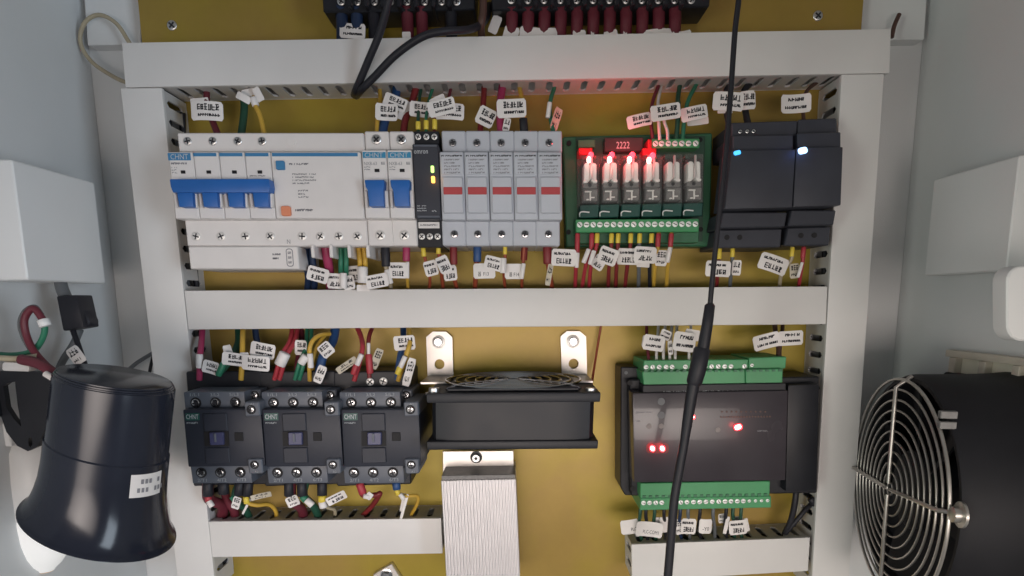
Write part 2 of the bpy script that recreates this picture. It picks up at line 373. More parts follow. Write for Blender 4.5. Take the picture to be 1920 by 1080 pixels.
def bundle(label, a, b, n=9):
    m_ = MB(); A, B_ = P(*a, DD), P(*b, DD); A.y = B_.y = -.016; e = (B_ - A).normalized(); nx = Vector((-e.z, 0, e.x))
    for i in range(n):
        o1, o2 = nx * random.uniform(-.0115, .0115), Vector((0, random.uniform(-.011, .009), 0)); pts = [A.lerp(B_, k / 8) + o1 + o2 + nx * random.uniform(-.002, .002) + Vector((0, random.uniform(-.002, .002), 0)) for k in range(9)]
        m_.tube(catmull(pts, 3), .0024, 6)
    o = m_.done('wire_bundle', 'wireblack', None, sm=60); return tag_it(o, label, 'wire bundle', 'wires laid inside the ducts', 'stuff')
bundle('dark wires laid inside the top duct, seen through its slots', (250, 122), (1650, 97), 11)
bundle('dark wires laid inside the middle duct', (365, 580), (1535, 574))
bundle('dark wires laid inside the upright duct by the contactors', (270, 190), (365, 1090))
bundle('dark wires laid inside the upright duct by the power supplies', (1617, 165), (1558, 1090))
bundle('dark wires laid inside the short duct below the contactors', (405, 1010), (815, 1004))
bundle('dark wires laid inside the short duct below the controller', (1200, 1052), (1500, 1042))
# ---------------------------------------------------------------- upper row: breakers
YR = 350
NS, SH = 68, 57                   # front of nose, terminal shoulder (mm from the plate)
t = thing('circuit_breaker', 'white four-pole breaker with blue linked toggle and wide residual current module', 'circuit breaker', P(500, 380, 0))
xs = [322, 368.5, 416, 464, 512]
for a, b in zip(xs, xs[1:]):
    p = box('pole_housing', 'white', t, a + .4, 285, b - .4, 410.5, NS, 4, bev=.6)
mod = box('residual_module', 'white', t, 512.6, 285, 680, 410.5, NS, 4, bev=.7)
YR = 265; box('terminal_shoulder', 'white', t, 333.5, 249, 683, 286, SH, 5, bev=.8)
YR = 440; box('terminal_shoulder', 'white', t, 349, 408, 689, 462, SH, 5, bev=.8)
lc = box('lower_cover', 'white', t, 350, 462, 556, 505, SH + 1.5, 10, bev=.8)
YR = 350
for x in (352, 399, 446, 491.7): 
    YR = 265; screw('steel', x, 265, SH, 7.5, t)
MB().disc(546, 264.5, SH + .6, SH - 1, 8.5).done('screw_cap', 'white', t)
YR = 443
for x in (368, 415, 460.5, 507, 567, 601, 635.5, 670): screw('pan', x, 443.3, SH, 8, t)
YR = 470
for x in (586, 620.5, 654.5, 689.5): box('divider', 'white', t, x - 3.2, 459, x + 3.2, 483, SH + 2, 20, bev=.4)
YR = 350
tb = MB().px([(319, 335.5), (505, 335), (506.5, 350), (503, 361), (322.5, 361), (319.5, 350)], 77, 68, .8, 2)
tg = tb.done('toggle_bar', 'blue', t)
for x in (345, 391.5, 439.5, 487):
    MB().px([(x - 15, 356), (x + 15, 356), (x + 13.5, 388), (x - 13.5, 388)], 75.5, 66, .8, 2).done('toggle_tab', 'blue', t)
    for k in (-1, 1): MB().px([(x + k * 16, 361), (x + k * 21.5, 361), (x + k * 20.5, 389), (x + k * 15.3, 389)], 72, 67, .5).done('toggle_guard', 'white', t)
box('logo_band', 'bluelogo', t, 321, 287, 363, 300.5, NS + .3, NS - 1, bev=0); text('CHNT', 342, 293.8, NS + .3, 33, 9.5, 'whiteink', t)
for a, b in ((368.5, 411), (417, 459.5), (465, 508), (515, 674)): box('stripe', 'bluelogo', t, a, 286.8, b, 293, NS + .3, NS - 1, bev=0)
for x in (346, 394, 442, 489.5): box('indicator_window', 'dark', t, x - 4.2, 319.5, x + 4.2, 325.5, NS + .3, NS - 1, bev=0)
marks(325, 303, 358, 310, NS, t, 1, 7); marks(325, 312, 336, 326, NS, t, 3, 2); marks(470, 327, 500, 332, NS, t, 1, 7)
MB().px(rr(528, 309.5, 16, 17, 2.5), NS + 2, NS - 1, .3).done('test_button', 'bluelogo', t)
MB().px(rr(532, 395.5, 18, 19, 4), NS + 2, NS - 1, .3).done('reset_button', 'orange', t)
marks(545, 304, 582, 311, NS, t, 1, 8); marks(550, 390, 584, 398, NS, t, 1, 7); marks(549, 324, 594, 346, NS, t, 4, 7); marks(558, 355, 577, 372, NS, t, 3, 4)
YR = 450; text('N', 541, 453, SH, 6, 8, 'greyink', t); YR = 480; marks(511, 473, 529, 488, SH + 1.5, t, 2, 4); MB().holed([[V(*p, SH + 1.7) for p in rr(543, 483, 13, 34, 5)], [V(*p, SH + 1.7) for p in rr(543, 483, 10.5, 31, 4)]], Vector((0, .0005, 0))).done('label_outline', 'greyink', t)
for y in (474, 483, 492): marks(539, y - 3, 547, y + 3, SH + 1.6, t, 1, 1, dense=True)
# single pole breakers
def single():
    global YR
    YR = 350
    t = thing('circuit_breaker', 'white single-pole breaker touching the residual current module', 'circuit breaker', P(704, 360, 0), 'white single-pole breakers')
    box('housing', 'white', t, 681.8, 281, 727.6, 410, NS, 4, bev=.7)
    YR = 262; box('terminal_shoulder', 'white', t, 684, 246, 729.5, 282, SH, 5, bev=.8); screw('steel', 706, 262, SH, 9, t)
    YR = 441; box('terminal_shoulder', 'white', t, 690, 409, 737, 461.5, SH, 5, bev=.8); screw('pan', 713, 441.5, SH, 9, t)
    YR = 350
    box('logo_band', 'cyanlogo', t, 683.5, 285, 726, 296, NS + .3, NS - 1, bev=0); text('CHNT', 704, 290.5, NS + .3, 34, 8.5, 'whiteink', t)
    text('NXB-63', 697, 306.5, NS, 24, 6, 'greyink', t); marks(716, 302, 725, 310, NS, t, 1, 1, dense=True); marks(685, 311, 697, 320, NS, t, 2, 3)
    box('indicator_window', 'dark', t, 704, 316.5, 713, 322.5, NS + .3, NS - 1, bev=0)
    MB().px([(684, 337), (721, 337), (720.5, 350), (718.5, 356), (718, 387), (690, 387), (688.5, 356), (685, 350)], 76, 66, .8, 2).done('toggle', 'blue', t)
    for x0, x1 in ((682.6, 688), (719.8, 726.5)): box('toggle_guard', 'white', t, x0, 357, x1, 389, 72, 67, bev=.5)
    return t
s1 = single()
s2 = copy_tree(s1, V(751.5, 350, NS) - V(704.5, 350, NS)); s2['label'] = 'white single-pole breaker touching the slim black relay'
# slim black relay with two lamps
YR = 350
t = thing('monitoring_relay', 'slim black relay with green and amber lamps beside the breakers', 'relay', P(805, 360, 0))
box('housing', 'charcoal', t, 776.5, 270, 824.5, 411, 66, 4, bev=.6)
YR = 256; box('terminal_block', 'black', t, 776, 246, 823, 271, 54, 5, bev=.5)
for x in (784, 799.4, 814.4): screw('pan', x, 256.7, 54, 5.5, t)
YR = 443; box('terminal_block', 'black', t, 783, 410, 829, 464, 54, 5, bev=.5)
for x in (791, 806, 820.5): screw('pan', x, 443.5, 54, 5.8, t)
YR = 350
MB().px(rr(801, 422, 40, 12, 1), 55, 50, .2).done('name_strip', 'tag', t); marks(785, 419, 817, 425, 55, t, 1, 7)
box('ridge', 'contactorgrey', t, 779, 271, 822, 275, 67, 60, bev=.3); box('ridge', 'contactorgrey', t, 780, 404, 822, 408, 67, 60, bev=.3)
text('omron', 792, 285, 66, 26, 6, 'whiteink', t); marks(780, 384, 798, 397, 66, t, 3, 4, 'whiteink'); marks(808, 393, 817, 398, 66, t, 1, 3, 'whiteink')
MB().px(rr(812, 317, 6, 13, 2), 67, 64, .2).done('lamp', 'ledgreen', t, 'green lit lamp'); MB().px(rr(812.5, 336.5, 7, 13, 2), 67, 64, .2).done('lamp', 'ledamber', t, 'amber lit lamp')
lamp('amber_glow', V(813.5, 337, 71), .0006, (1, .45, .08))
# fuse holders
FX = [826, 871.7, 917.8, 963.3, 1008.6]
def fuse():
    global YR
    YR = 350
    t = thing('fuse_holder', '', 'fuse holder', P(848, 360, 0), 'row of grey fuse holders')
    box('housing', 'fusegrey', t, 826.5, 284.5, 871.2, 412.5, 66, 4, bev=.7)
    box('pull_handle', 'fusegrey', t, 829.5, 331, 868, 400, 68, 60, bev=.7)
    box('label_plate', 'fusegrey', t, 828.5, 288, 869.5, 327, 66.6, 60, bev=.3)
    box('fuse_window', 'redwin', t, 831, 350.5, 866.5, 364.5, 68.6, 60, bev=.3)
    YR = 266; box('terminal_shoulder', 'fusegrey', t, 828.5, 245, 873.5, 286, 55, 5, bev=.8); screw('deep', 849, 268, 54.8, 7.0, t)
    YR = 439; box('terminal_shoulder', 'fusegrey', t, 829, 411, 873.6, 461, 55, 5, bev=.8); screw('deep', 852, 439, 54.8, 7.0, t)
    YR = 350
    marks(829.5, 289, 868, 295, 66.6, t, 1, 10, 'ink'); marks(834, 297, 864, 326, 66.6, t, 5, 7)
    return t
f0 = fuse(); FL = ['grey fuse holder touching the slim black relay', 'second grey fuse holder counting from the slim black relay', 'grey fuse holder in the middle of the row of five', 'second grey fuse holder counting from the green relay board', 'grey fuse holder at the end beside the green relay board']
for i, x in enumerate(FX):
    o = f0 if i == 0 else copy_tree(f0, V(x, 350, 66) - V(826, 350, 66)); o['label'] = FL[i]
# ---------------------------------------------------------------- relay board
YR = None
def c8(x, y): return 1040 + x / 4.153, 220 + y / 4.153
t = thing('relay_board', 'green relay board with six clear relays and red lamps lit', 'relay board', P(1195, 350, 0))
MB().slab([(1055, 256), (1336, 249), (1331, 462), (1062, 464)], 22, 3, 1).done('carrier', 'boardgreen', t)
MB().slab([(1080, 258), (1322, 255), (1317, 452), (1084, 454)], 24, 21.5, .2).done('circuit_board', 'pcb', t)
for p in ((1066, 435), (1314, 430), (1313, 262), (1067, 268)): MB().disc(*p, 24.2, 20, 4.5).done('mounting_hole', 'dark', t)
def strip(n, x0, y0, x1, y1, parent, xs_, ys, d, pitchh, name='terminal_strip', skip=()):
    st = MB().slab([(x0, y0), (x1, y0 - (x1 - x0) * .006), (x1, y1 - (x1 - x0) * .006), (x0, y1)], d, 20, .5).done(name, 'termgreen', parent)
    for i, x in enumerate(xs_):
        if i not in skip: screw('slot', x, ys - (x - x0) * .006, d, pitchh, st, spin=random.uniform(20, 70))
    return st
xs18 = [195, 248, 300, 352, 405, 458, 510, 562, 615, 675, 727, 778, 832, 885, 937, 990, 1042, 1095]
strip(18, 1079.5, 411.5, 1310.5, 436, t, [1040 + x / 4.153 for x in xs18], 421.5, 40, 5.2)
MB().slab([(1080, 436), (1311, 432), (1310, 455), (1081, 457)], 32, 20, .5).done('terminal_ledge', 'boardgreen', t)
strip(7, 1222, 260, 1312, 277.5, t, [1040 + x / 4.153 for x in (785, 832, 885, 937, 990, 1042, 1098)], 269.5, 38, 5.2)
MB().slab([(1084, 262), (1116, 261), (1116, 276), (1084, 277)], 34, 20, .4).done('terminal_block', 'boardgreen', t)
MB().slab([(1134, 258), (1206, 257), (1205, 283), (1134, 284)], 34, 23, .4).done('relay_socket', 'relaydark', t); text('2222', 1168, 272, 34, 25, 12, 'whiteink', t)
for a in (1097, 1217): MB().slab([(a - 12, 277), (a + 14, 277), (a + 14, 290), (a - 12, 291)], 38, 24, .5).done('red_connector', 'redlit', t)  # weak emission paints the lamps' red light on the connectors
MB().slab([(1215, 261), (1222, 261), (1222, 278), (1215, 278)], 39, 24, .3).done('red_connector', 'redlit', t)
RXC = [1107, 1145, 1185, 1224.5, 1263, 1302]
for i, x in enumerate(RXC):
    y = 307 - i * .6
    b = MB().slab([(x - 15, y - 6), (x + 16, y - 6), (x + 15, y + 72), (x - 16, y + 72)], 36, 24, .8).done('relay_base', 'relaydark', t)
    for k in (-1, 1):
        MB().px(rr(x + k * 6.4, y + 16, 11, 36, 5), 50, 38, 1.2, 3).done('coil', 'bobbin', b)
        MB().px(rr(x + k * 9, y + 33, 8, 5, 1.5), 50.5, 40, .3).done('coil_foot', 'bobbin', b)
    MB().tube([P(x + 2, y - 12, 44), P(x + 2, y, 49), P(x + 1, y + 30, 52)], .0009, 6).done('armature_pin', 'screwmetal', b)
    MB().slab([(x - 14, y + 36), (x + 13, y + 36), (x + 13, y + 46), (x - 14, y + 46)], 47, 36, .5).done('yoke', 'relaygrey', b)
    MB().slab([(x - 13, y + 47), (x + 14, y + 47), (x + 13, y + 70), (x - 14, y + 70)], 43, 36, .5).done('contact_block', 'relaygrey', b)
    MB().disc(x - 1, y + 40, 47.4, 46, 3.4).done('pivot_hole', 'dark', b)
    for q in ((x - 4, y + 52, 13, 2.6), (x, y + 60, 2.8, 18), (x + 4, y + 63, 9, 2.2), (x - 5, y + 67, 5, 2.6)):
        MB().px(rr(q[0], q[1], q[2], q[3], 1), 44.5, 40, .2).done('contact_spring', 'bobbin', b)
    # clear cover, five walls
    cv = MB().slab([(x - 17, y - 16), (x + 17.5, y - 16), (x + 16.5, y + 75), (x - 18, y + 75)], 55, 25, 1, 2).done('relay_cover', 'clear', t)
    jb = MB().slab([(x - 20, y + 77), (x + 17, y + 76), (x + 15, y + 101), (x - 21, y + 102)], 36, 24, .6).done('jumper_block', 'deepgreen', t)
    MB().tube(catmull([P(x - 20, y + 99, 38), P(x - 20, y + 93, 40), P(x - 15, y + 90, 40), P(x - 2, y + 91, 39)]), .0005, 6).done('jumper_wire', 'termscrew', jb)
for i in range(4):
    x, y = ((1104.5, 297), (1143, 297), (1180.5, 297), (1217.5, 298))[i]
    b = MB(); b.lathe(P(x, y, 40), Vector((0, -1, 0)), [(0, .0019), (.012, .0019), (.0142, .0013), (.015, .0002)], 12); ld = b.done('red_lamp', 'ledred', t, wl=P(x, y, 46))
    MB().px(rr(x, y + 2, 7, 11, 3.2), 56.2, 54, .3).done('lamp_core', 'ledcore', ld)
    lamp('red_glow', P(x, y - 15, 49), .0075, (1, .03, .05))
for i in range(12):
    x = 1094 + i * 19; MB().slab([(x, 292), (x + 5, 292), (x + 5, 297), (x, 297)], 30, 24, .2).done('small_component', ('redlit' if i < 8 else 'pcb'), t)  # first eight red and emissive, painting the lamps' light on them
# ---------------------------------------------------------------- black power supplies
def psu(label, q, led, ledm, ledw, holes, topq, screws=()):
    t = thing('power_supply', label, 'power supply', P((q[0][0] + q[1][0]) / 2, 360, 0), 'black power supplies')
    MB().slab(q, 66, 40, 1, 2).done('front_housing', 'charcoal', t)
    (x0, y0), (x1, _), (x2, y2), (x3, y3) = q
    MB().slab([(x3 - 4, y3 + 6), (x2 - 9, y3 + 6), (x2 - 14, y3 + 34), (x3 - 10, y3 + 36)], 54, 4, .8).done('middle_step', 'charcoal', t)
    bs = MB().slab([(x3 - 11, y3 + 39), (x2 - 19, y3 + 37), (x2 - 22, y3 + 72), (x3 - 17, y3 + 73)], 46, 4, .8).done('terminal_step', 'charcoal', t)
    MB().slab(topq, 48, 4, .8).done('terminal_step', 'charcoal', t)
    MB().slab([(x0 + 2, y0 - 28), (x1 - 4, y0 - 30), (x1 - 4, y0 + 3), (x0 + 2, y0 + 3)], 56, 10, .8).done('upper_step', 'charcoal', t)
    for hx, hy in holes: MB().disc(hx, hy, 46.4, 44, 5).done('terminal_hole', 'dark', t)
    for hx, hy in screws: screw('small', hx, hy, 48, 3.5, t)
    MB().px(rr(*led, *ledw, ledw[1] * .4, ang=12), 67.2, 62, .3).done('blue_lamp', ledm, t)
psu('wider black power supply with a small blue lamp behind the hanging cable', [(1372, 282), (1492, 280), (1485.5, 389), (1359, 392)], (1383, 286), 'ledblue', (13, 8), ((1363, 445), (1387, 445)), [(1372, 230), (1496, 226), (1494, 256), (1372, 260)], ((1388, 247), (1401, 246.5), (1413, 246)))
psu('narrower black power supply with a bright blue lamp beside the upright duct', [(1493.5, 277), (1581, 275), (1577, 385), (1487.5, 388)], (1506, 282), 'ledcyan', (17, 12), ((1502, 441.5), (1527, 441)), [(1497, 224), (1569, 221), (1570, 250), (1496, 255)])
lamp('blue_glow', P(1506, 277, 72), .0011, (.08, .22, 1))
# ---------------------------------------------------------------- contactors
def contactor():
    t = thing('contactor', '', 'contactor', P(565, 820, 0), 'three black contactors in a row')
    ox = 488.5                              # measured on the middle one
    def q(*pts): return [(ox + a, b) for a, b in pts]
    MB().slab(q((-2, 697), (140, 695), (148, 908), (8, 912)), 44, 2, 1).done('base', 'black', t)
    MB().slab(q((2, 768), (148, 767), (155, 874), (10, 876)), 80, 10, 1.2, 2).done('middle_housing', 'contactor', t)
    MB().slab(q((1, 735), (115, 734), (118, 770), (4, 771)), 71, 10, 1, 2).done('terminal_cover', 'contactorgrey', t)
    MB().slab(q((11, 873), (124, 872), (127, 906), (15, 907)), 71, 10, 1, 2).done('terminal_cover', 'contactorgrey', t)
    MB().slab(q((118, 754), (146, 753), (148, 780), (120, 781)), 82.5, 40, .8).done('coil_terminal', 'contactorgrey', t)
    MB().slab(q((122, 861), (149, 860), (151, 888), (125, 889)), 82.5, 40, .8).done('coil_terminal', 'contactorgrey', t)
    MB().slab(q((118, 731), (142, 731), (143, 752), (119, 752)), 58, 20, .8).done('coil_terminal', 'contactorgrey', t)
    for x, y in ((24.5, 755), (61.5, 754.7), (98.5, 754.3)): screw('deep', ox + x, y, 71.1, 7.4, t)
    for x, y in ((32, 886.3), (68, 886), (105, 885.7)): screw('deep', ox + x, y, 71.1, 7.4, t)
    screw('deep', ox + 131.5, 768, 82.6, 6.5, t); screw('deep', ox + 135.5, 871.5, 82.6, 6, t); screw('deep', ox + 131, 741, 58.1, 6, t)
    for s_, x, y in (('1/L1', 22, 740), ('3/L2', 60, 740), ('5/L3', 96, 739.5), ('2/T1', 33, 900.5), ('4/T2', 70, 900), ('6/T3', 107, 899.5)): text(s_, ox + x, y, 71, 17, 6, 'softink', t)
    text('A1', ox + 133, 757.5, 82.6, 7, 4, 'softink', t); text('A2', ox + 139, 884.5, 82.6, 7, 4, 'softink', t)
    bd = MB().slab(q((7, 775), (33, 774.5), (33.5, 788), (7.5, 788.5)), 80.3, 78, 0).done('logo_band', 'deepgreen', t); text('CHNT', ox + 20, 781.5, 80.4, 23, 9, 'whiteink', t)
    marks(ox + 9, 790, ox + 32, 796, 80, t, 1, 6, 'softink')
    MB().slab(q((40, 776), (84, 775), (86, 808), (42, 809)), 81.2, 78, .5).done('raised_panel', 'contactor', t)
    MB().slab(q((42, 840), (87, 839), (89, 868), (44, 869)), 81.2, 78, .5).done('raised_panel', 'contactor', t)
    MB().slab(q((41, 809), (87, 808.5), (88, 836.5), (42, 837)), 80.6, 78, 0).done('window_recess', 'dark', t)
    MB().slab(q((51, 811), (78, 810.5), (78.5, 834.5), (52, 835)), 82.5, 79, .6).done('indicator_slide', 'indigo', t)
    MB().slab(q((60, 813), (64, 813), (65, 829), (61, 829)), 83.2, 81, .2).done('slide_ridge', 'contactorgrey', t)
    MB().slab(q((98, 811), (114, 811), (115, 827), (99, 827)), 80.7, 78, .3).done('side_catch', 'dark', t)
    return t
c0 = contactor(); cx0 = V(488.5, 800, 80)
for i, (dx, lb) in enumerate(((0, 'black and grey contactor in the middle of the three'), (-147.5, 'black and grey contactor next to the upright white duct'), (148, 'black and grey contactor next to the black cooling fan'))):
    o = c0 if i == 0 else copy_tree(c0, P(488.5 + dx, 800, 80) - P(488.5, 800, 80)); o['label'] = lb
for nm_ in [o for o in bpy.data.objects if o.get('label') == 'black and grey contactor next to the black cooling fan']:
    for x, y in ((694, 716), (719, 715)): screw('pan', x, y, 45, 7.5, nm_)
# ---------------------------------------------------------------- cooling fan on its brackets
t = thing('cooling_fan', 'square black cooling fan lying flat on two steel brackets', 'cooling fan', P(962, 790, 50))
def flange(y0, y1): return [(799, y0), (1127, y0 - 2), (1124, y1 - 2), (800, y1)]
MB().slab([(799, 738), (1127, 736), (1125.5, 754), (800, 756)], 94, 6, 1.2, 2).done('flange', 'black', t)
MB().slab([(800, 828), (1122, 826), (1121, 842), (801, 844)], 94, 6, 1.2, 2).done('flange', 'black', t)
# drum between the flanges: round in plan, front flattened
a, b = P(962, 755, 94), P(962, 829, 94); rad = .0615; cy_ = -.0495
dp = []
for k in range(48):
    an = 2 * math.pi * k / 48; x, y = math.cos(an), math.sin(an); m_ = max(abs(x), abs(y)); f = .97 / (abs(x) ** 10 + abs(y) ** 10) ** (1 / 10)
    dp.append((x * f * rad * .965, y * f * .0430))
bt = MB(); bt.prism([Vector((a.x + p[0], cy_ + p[1], a.z + .0005)) for p in dp], [Vector((a.x + p[0] - .0006, cy_ + p[1], b.z - .0005)) for p in dp]); bt.done('drum', 'black', t)
for x in (814, 1108):
    p = P(x, 738, 84)
    bb = MB(); bb.lathe(p + Vector((0, 0, -.0005)), Vector((0, 0, 1)), [(0, .0062), (.0012, .0062), (.0012, .004), (.0045, .0038), (.0048, .001)], 14); bb.done('bolt', 'steel', t)
# chrome guard above the drum
g = P(962, 737, 94); gz = g.z + .0030
gm = MB(); gc = Vector((g.x, -.050, gz))
for k in range(7): gm.torus(gc + Vector((0, 0, .0012)), Vector((0, 0, 1)), .006 + .0074 * k, .0009, 40, 6)
for k in range(4):
    e = Vector((math.cos(R(45 + 90 * k)), math.sin(R(45 + 90 * k)) * .75, 0)); gm.tube([gc + e * .006 + Vector((0, 0, .0012)), gc + e * .052 + Vector((0, 0, .0012)), gc + e * .066 + Vector((0, 0, -.0015))], .0012, 6)
gm.done('wire_guard', 'deepmetal', t)
MB().wbox((g.x - .046, -.088, g.z + .0002), (g.x + .046, -.012, g.z + .003), 1).done('intake_ring', 'black', t)
for side, (xl, xr_, ys, yb) in (('plain steel bracket beside the contactors, holding the fan', (799, 848, 622, 709)), ('plain steel bracket beside the thin red wire, holding the fan', (1051, 1099, 621, 709))):
    p0 = P((xl + xr_) / 2, 650, 4)
    bt = thing('fan_bracket', side, 'bracket', p0, 'steel brackets holding the fan')
    xm = (xl + xr_) / 2
    outer = [(xl, ys + 10), (xl + 12, ys), (xr_ - 12, ys), (xr_, ys + 10), (xr_ + 2, yb + 1), (xl + 3, yb + 1)]
    bm_ = MB(); bm_.holed([[P(x, y, 5) for x, y in outer], [P(x, y, 5) for x, y in circ(xm + .5, ys + 61, 9.5)], [P(x, y, 5) for x, y in circ(xm - 1, ys + 19, 6)]], Vector((0, .0022, 0))); bm_.done('upright_leaf', 'zinc', bt)
    q0, q1 = P(xl + 3, yb + 4, 5), P(xr_ + 2, yb + 4, 5)
    gz_ = P(962, 737, 94).z; MB().wbox((q0.x, -.046, gz_ + .0003), (q1.x, -.0028, gz_ + .0022), .3).done('foot_leaf', 'zinc', bt)
    wsh = MB(); pc = P(xm - 1, ys + 19, 5.2); s_ = S(xm, ys, 5); wsh.lathe(pc, Vector((0, -1, 0)), [(0, 12 * s_), (.0008, 12 * s_), (.0012, 8.5 * s_)], 20); wsh.mi = 1; wsh.lathe(pc + Vector((0, -.0012, 0)), Vector((0, -1, 0)), [(0, 8 * s_), (.0035, 8 * s_), (.004, 7 * s_), (.004, 4.5 * s_)], 20); wsh.mi = 2
    wsh.lathe(pc + Vector((0, -.0052, 0)), Vector((0, -1, 0)), [(-.0004, 4.6 * s_), (.0001, 4.6 * s_)], 6); wsh.done('socket_bolt', ['screwmetal', 'deepmetal', 'steel'], bt)
# ---------------------------------------------------------------- ribbed resistor
t = thing('braking_resistor', 'silver ribbed aluminium resistor hanging under the cooling fan', 'resistor', P(897, 990, 0))
MB().slab([(827, 901), (967, 898), (976, 1110), (838, 1110)], 58, 4, .3).done('core', 'alu', t)
n = 23
for i in range(n):
    u, v = (i + .12) / n, (i + .62) / n
    MB().slab([(827 + 140 * u, 901.5 - 3 * u), (827 + 140 * v, 901.5 - 3 * v), (838 + 138 * v, 1110), (838 + 138 * u, 1110)], 60.0, 57.5, .3).done('rib', 'alu', t)
MB().slab([(830, 846), (963, 845), (964, 899), (830, 901)], 30, 27, .4).done('end_bracket', 'zinc', t)
MB().slab([(828, 892), (966, 890), (966, 900), (828, 902)], 57.5, 28, .3).done('end_plate', 'relaygrey', t)
p = P(893, 857, 30); b_ = MB(); b_.lathe(p, Vector((0, -1, 0)), [(0, .0048), (.001, .0048), (.0012, .0036)], 20); b_.mi = 1; b_.lathe(p + Vector((0, -.001, 0)), Vector((0, -1, 0)), [(0, .0034), (.0035, .0034), (.004, .0028), (.004, .0016)], 18); b_.mi = 0; b_.lathe(p + Vector((0, -.004, 0)), Vector((0, -1, 0)), [(0, .0016), (.0012, .0014)], 6)
b_.done('socket_bolt', ['black', 'steel'], t)
t = thing('corner_bracket', 'tilted grey steel bracket with a bolt low on the gold plate', 'bracket', P(730, 1080, 2))
MB().slab([(699, 1078), (734, 1057), (765, 1105), (725, 1130)], 6, 1, .5).done('leaf', 'zinc', t)
p = P(725, 1077, 6); b_ = MB(); b_.lathe(p, Vector((0, -1, 0)), [(0, .0052), (.001, .0052), (.0013, .004)], 20); b_.mi = 1; b_.lathe(p + Vector((0, -.0012, 0)), Vector((0, -1, 0)), [(0, .0036), (.004, .0036), (.0044, .0028)], 6); b_.done('bolt', ['chrome', 'wiregrey'], t)
# ---------------------------------------------------------------- programmable controller
t = thing('controller', 'black controller with smoked cover, red lamps and green terminal plugs', 'controller', P(1350, 820, 0))
MB().slab([(1164, 688), (1197, 688), (1200, 735), (1187, 750), (1189, 915), (1200, 929), (1172, 929), (1163, 912)], 30, 2, .8).done('mounting_flange', 'black', t)
MB().slab([(1180, 712), (1537, 706), (1532, 925), (1183, 930)], 40, 2, 1).done('housing', 'black', t)
MB().slab([(1205, 722), (1474, 718), (1474, 742), (1205, 745)], 55, 10, .6).done('terminal_ledge', 'black', t)
MB().slab([(1186, 737), (1478, 732), (1473, 901), (1189, 905)], 58, 39, 1.2, 2).done('front_cover', 'smoke', t)
MB().slab([(1478, 722), (1536, 720), (1532, 918), (1473, 922)], 50, 10, 1.2, 2).done('side_module', 'black', t)
for p in ((1181, 718), (1187, 916)): MB().disc(*p, 40.4, 38, 5).done('fixing_hole', 'dark', t)
MB().disc(1174, 699, 30.4, 26, 3.2).done('fixing_hole', 'wiregrey', t)
xt = [1150 + v / 4.68 for v in (287, 345, 402, 463, 515, 572, 632, 690, 748, 806, 862, 920, 977, 1032, 1090, 1150)]
st = MB().slab([(1207, 676), (1403, 674), (1402, 694), (1206, 697)], 50, 8, .5).done('terminal_plug', 'termgreen', t)
for i, x in enumerate(xt):
    if i not in (5, 14): screw('slot', x, 688.5 - (x - 1207) * .009, 50, 4.4, st)
MB().slab([(1404, 671), (1475, 669), (1473, 691), (1403, 694)], 49, 8, .5).done('terminal_plug', 'termgreen', t); screw('slot', 1410, 685, 49, 3.4, t)
MB().slab([(1204, 697), (1397, 693), (1397, 725), (1208, 729)], 53, 8, .5).done('terminal_header', 'termgreen', t)
MB().slab([(1398, 693), (1468, 691), (1467, 723), (1398, 725)], 53, 8, .5).done('terminal_header', 'termgreen', t)
for i in range(22): MB().slab([(1208 + i * 12, 694.5 - i * .09), (1214 + i * 12, 694.4 - i * .09), (1214 + i * 12, 698.5 - i * .09), (1208 + i * 12, 698.6 - i * .09)], 54, 50, 0).done('latch_tooth', 'boardgreen', t)
marks(1243, 731, 1446, 737, 55, t, 1, 22, 'whiteink')
MB().slab([(1201, 906), (1444, 902), (1443, 930), (1201, 934)], 53, 8, .5).done('terminal_header', 'termgreen', t)
st = MB().slab([(1201, 934), (1446, 930), (1446, 952), (1200, 957)], 50, 8, .5).done('terminal_plug', 'termgreen', t)
for i, v in enumerate((265, 318, 372, 425, 592, 645, 703, 757, 812, 867, 925, 980, 1032, 1087, 1140, 1193, 1247, 1300, 1353)): screw('slot', 1150 + v / 4.68, 944 - v * .004, 50, 4.4 if i < 15 else 3, st)
for i in range(20): MB().slab([(1205 + i * 12, 929.5 - i * .2), (1211 + i * 12, 929.3 - i * .2), (1211 + i * 12, 934 - i * .2), (1205 + i * 12, 934.2 - i * .2)], 53.8, 50, 0).done('latch_tooth', 'boardgreen', t)
for p in ((1240, 753), (1240, 778.5)): MB().disc(*p, 58.5, 57, 7).done('round_button', 'wiregrey', t)
for p in ((1217, 799), (1240, 799), (1346, 806)): MB().disc(*p, 58.3, 57, 5).done('round_button', 'relaygrey', t)
marks(1192, 770, 1222, 776, 58, t, 1, 8, 'greyink'); marks(1192, 787, 1200, 793, 58, t, 1, 2, 'greyink'); marks(1420, 805, 1440, 811, 58, t, 1, 4, 'greyink')
for i in range(18): MB().px(circ(1352 + i * 5.4, 782 - i * .05, 1.8, 8), 58.3, 57, 0).done('pilot_lamp', 'brown', t)
for i in range(10): MB().px(circ(1354 + i * 9, 772, 1.8, 8), 58.3, 57, 0).done('pilot_lamp', 'brown', t)
for x0, y0, x1, y1, mm_ in ((1212, 831, 1254, 850, 'redhalo'), (1374, 793, 1394, 809, 'redhalo')): MB().px(rr((x0 + x1) / 2, (y0 + y1) / 2, x1 - x0, y1 - y0, 7), 58.2, 57, 0).done('window_halo', mm_, t)  # display panel and smaller patch glow to paint the halo round the lamps
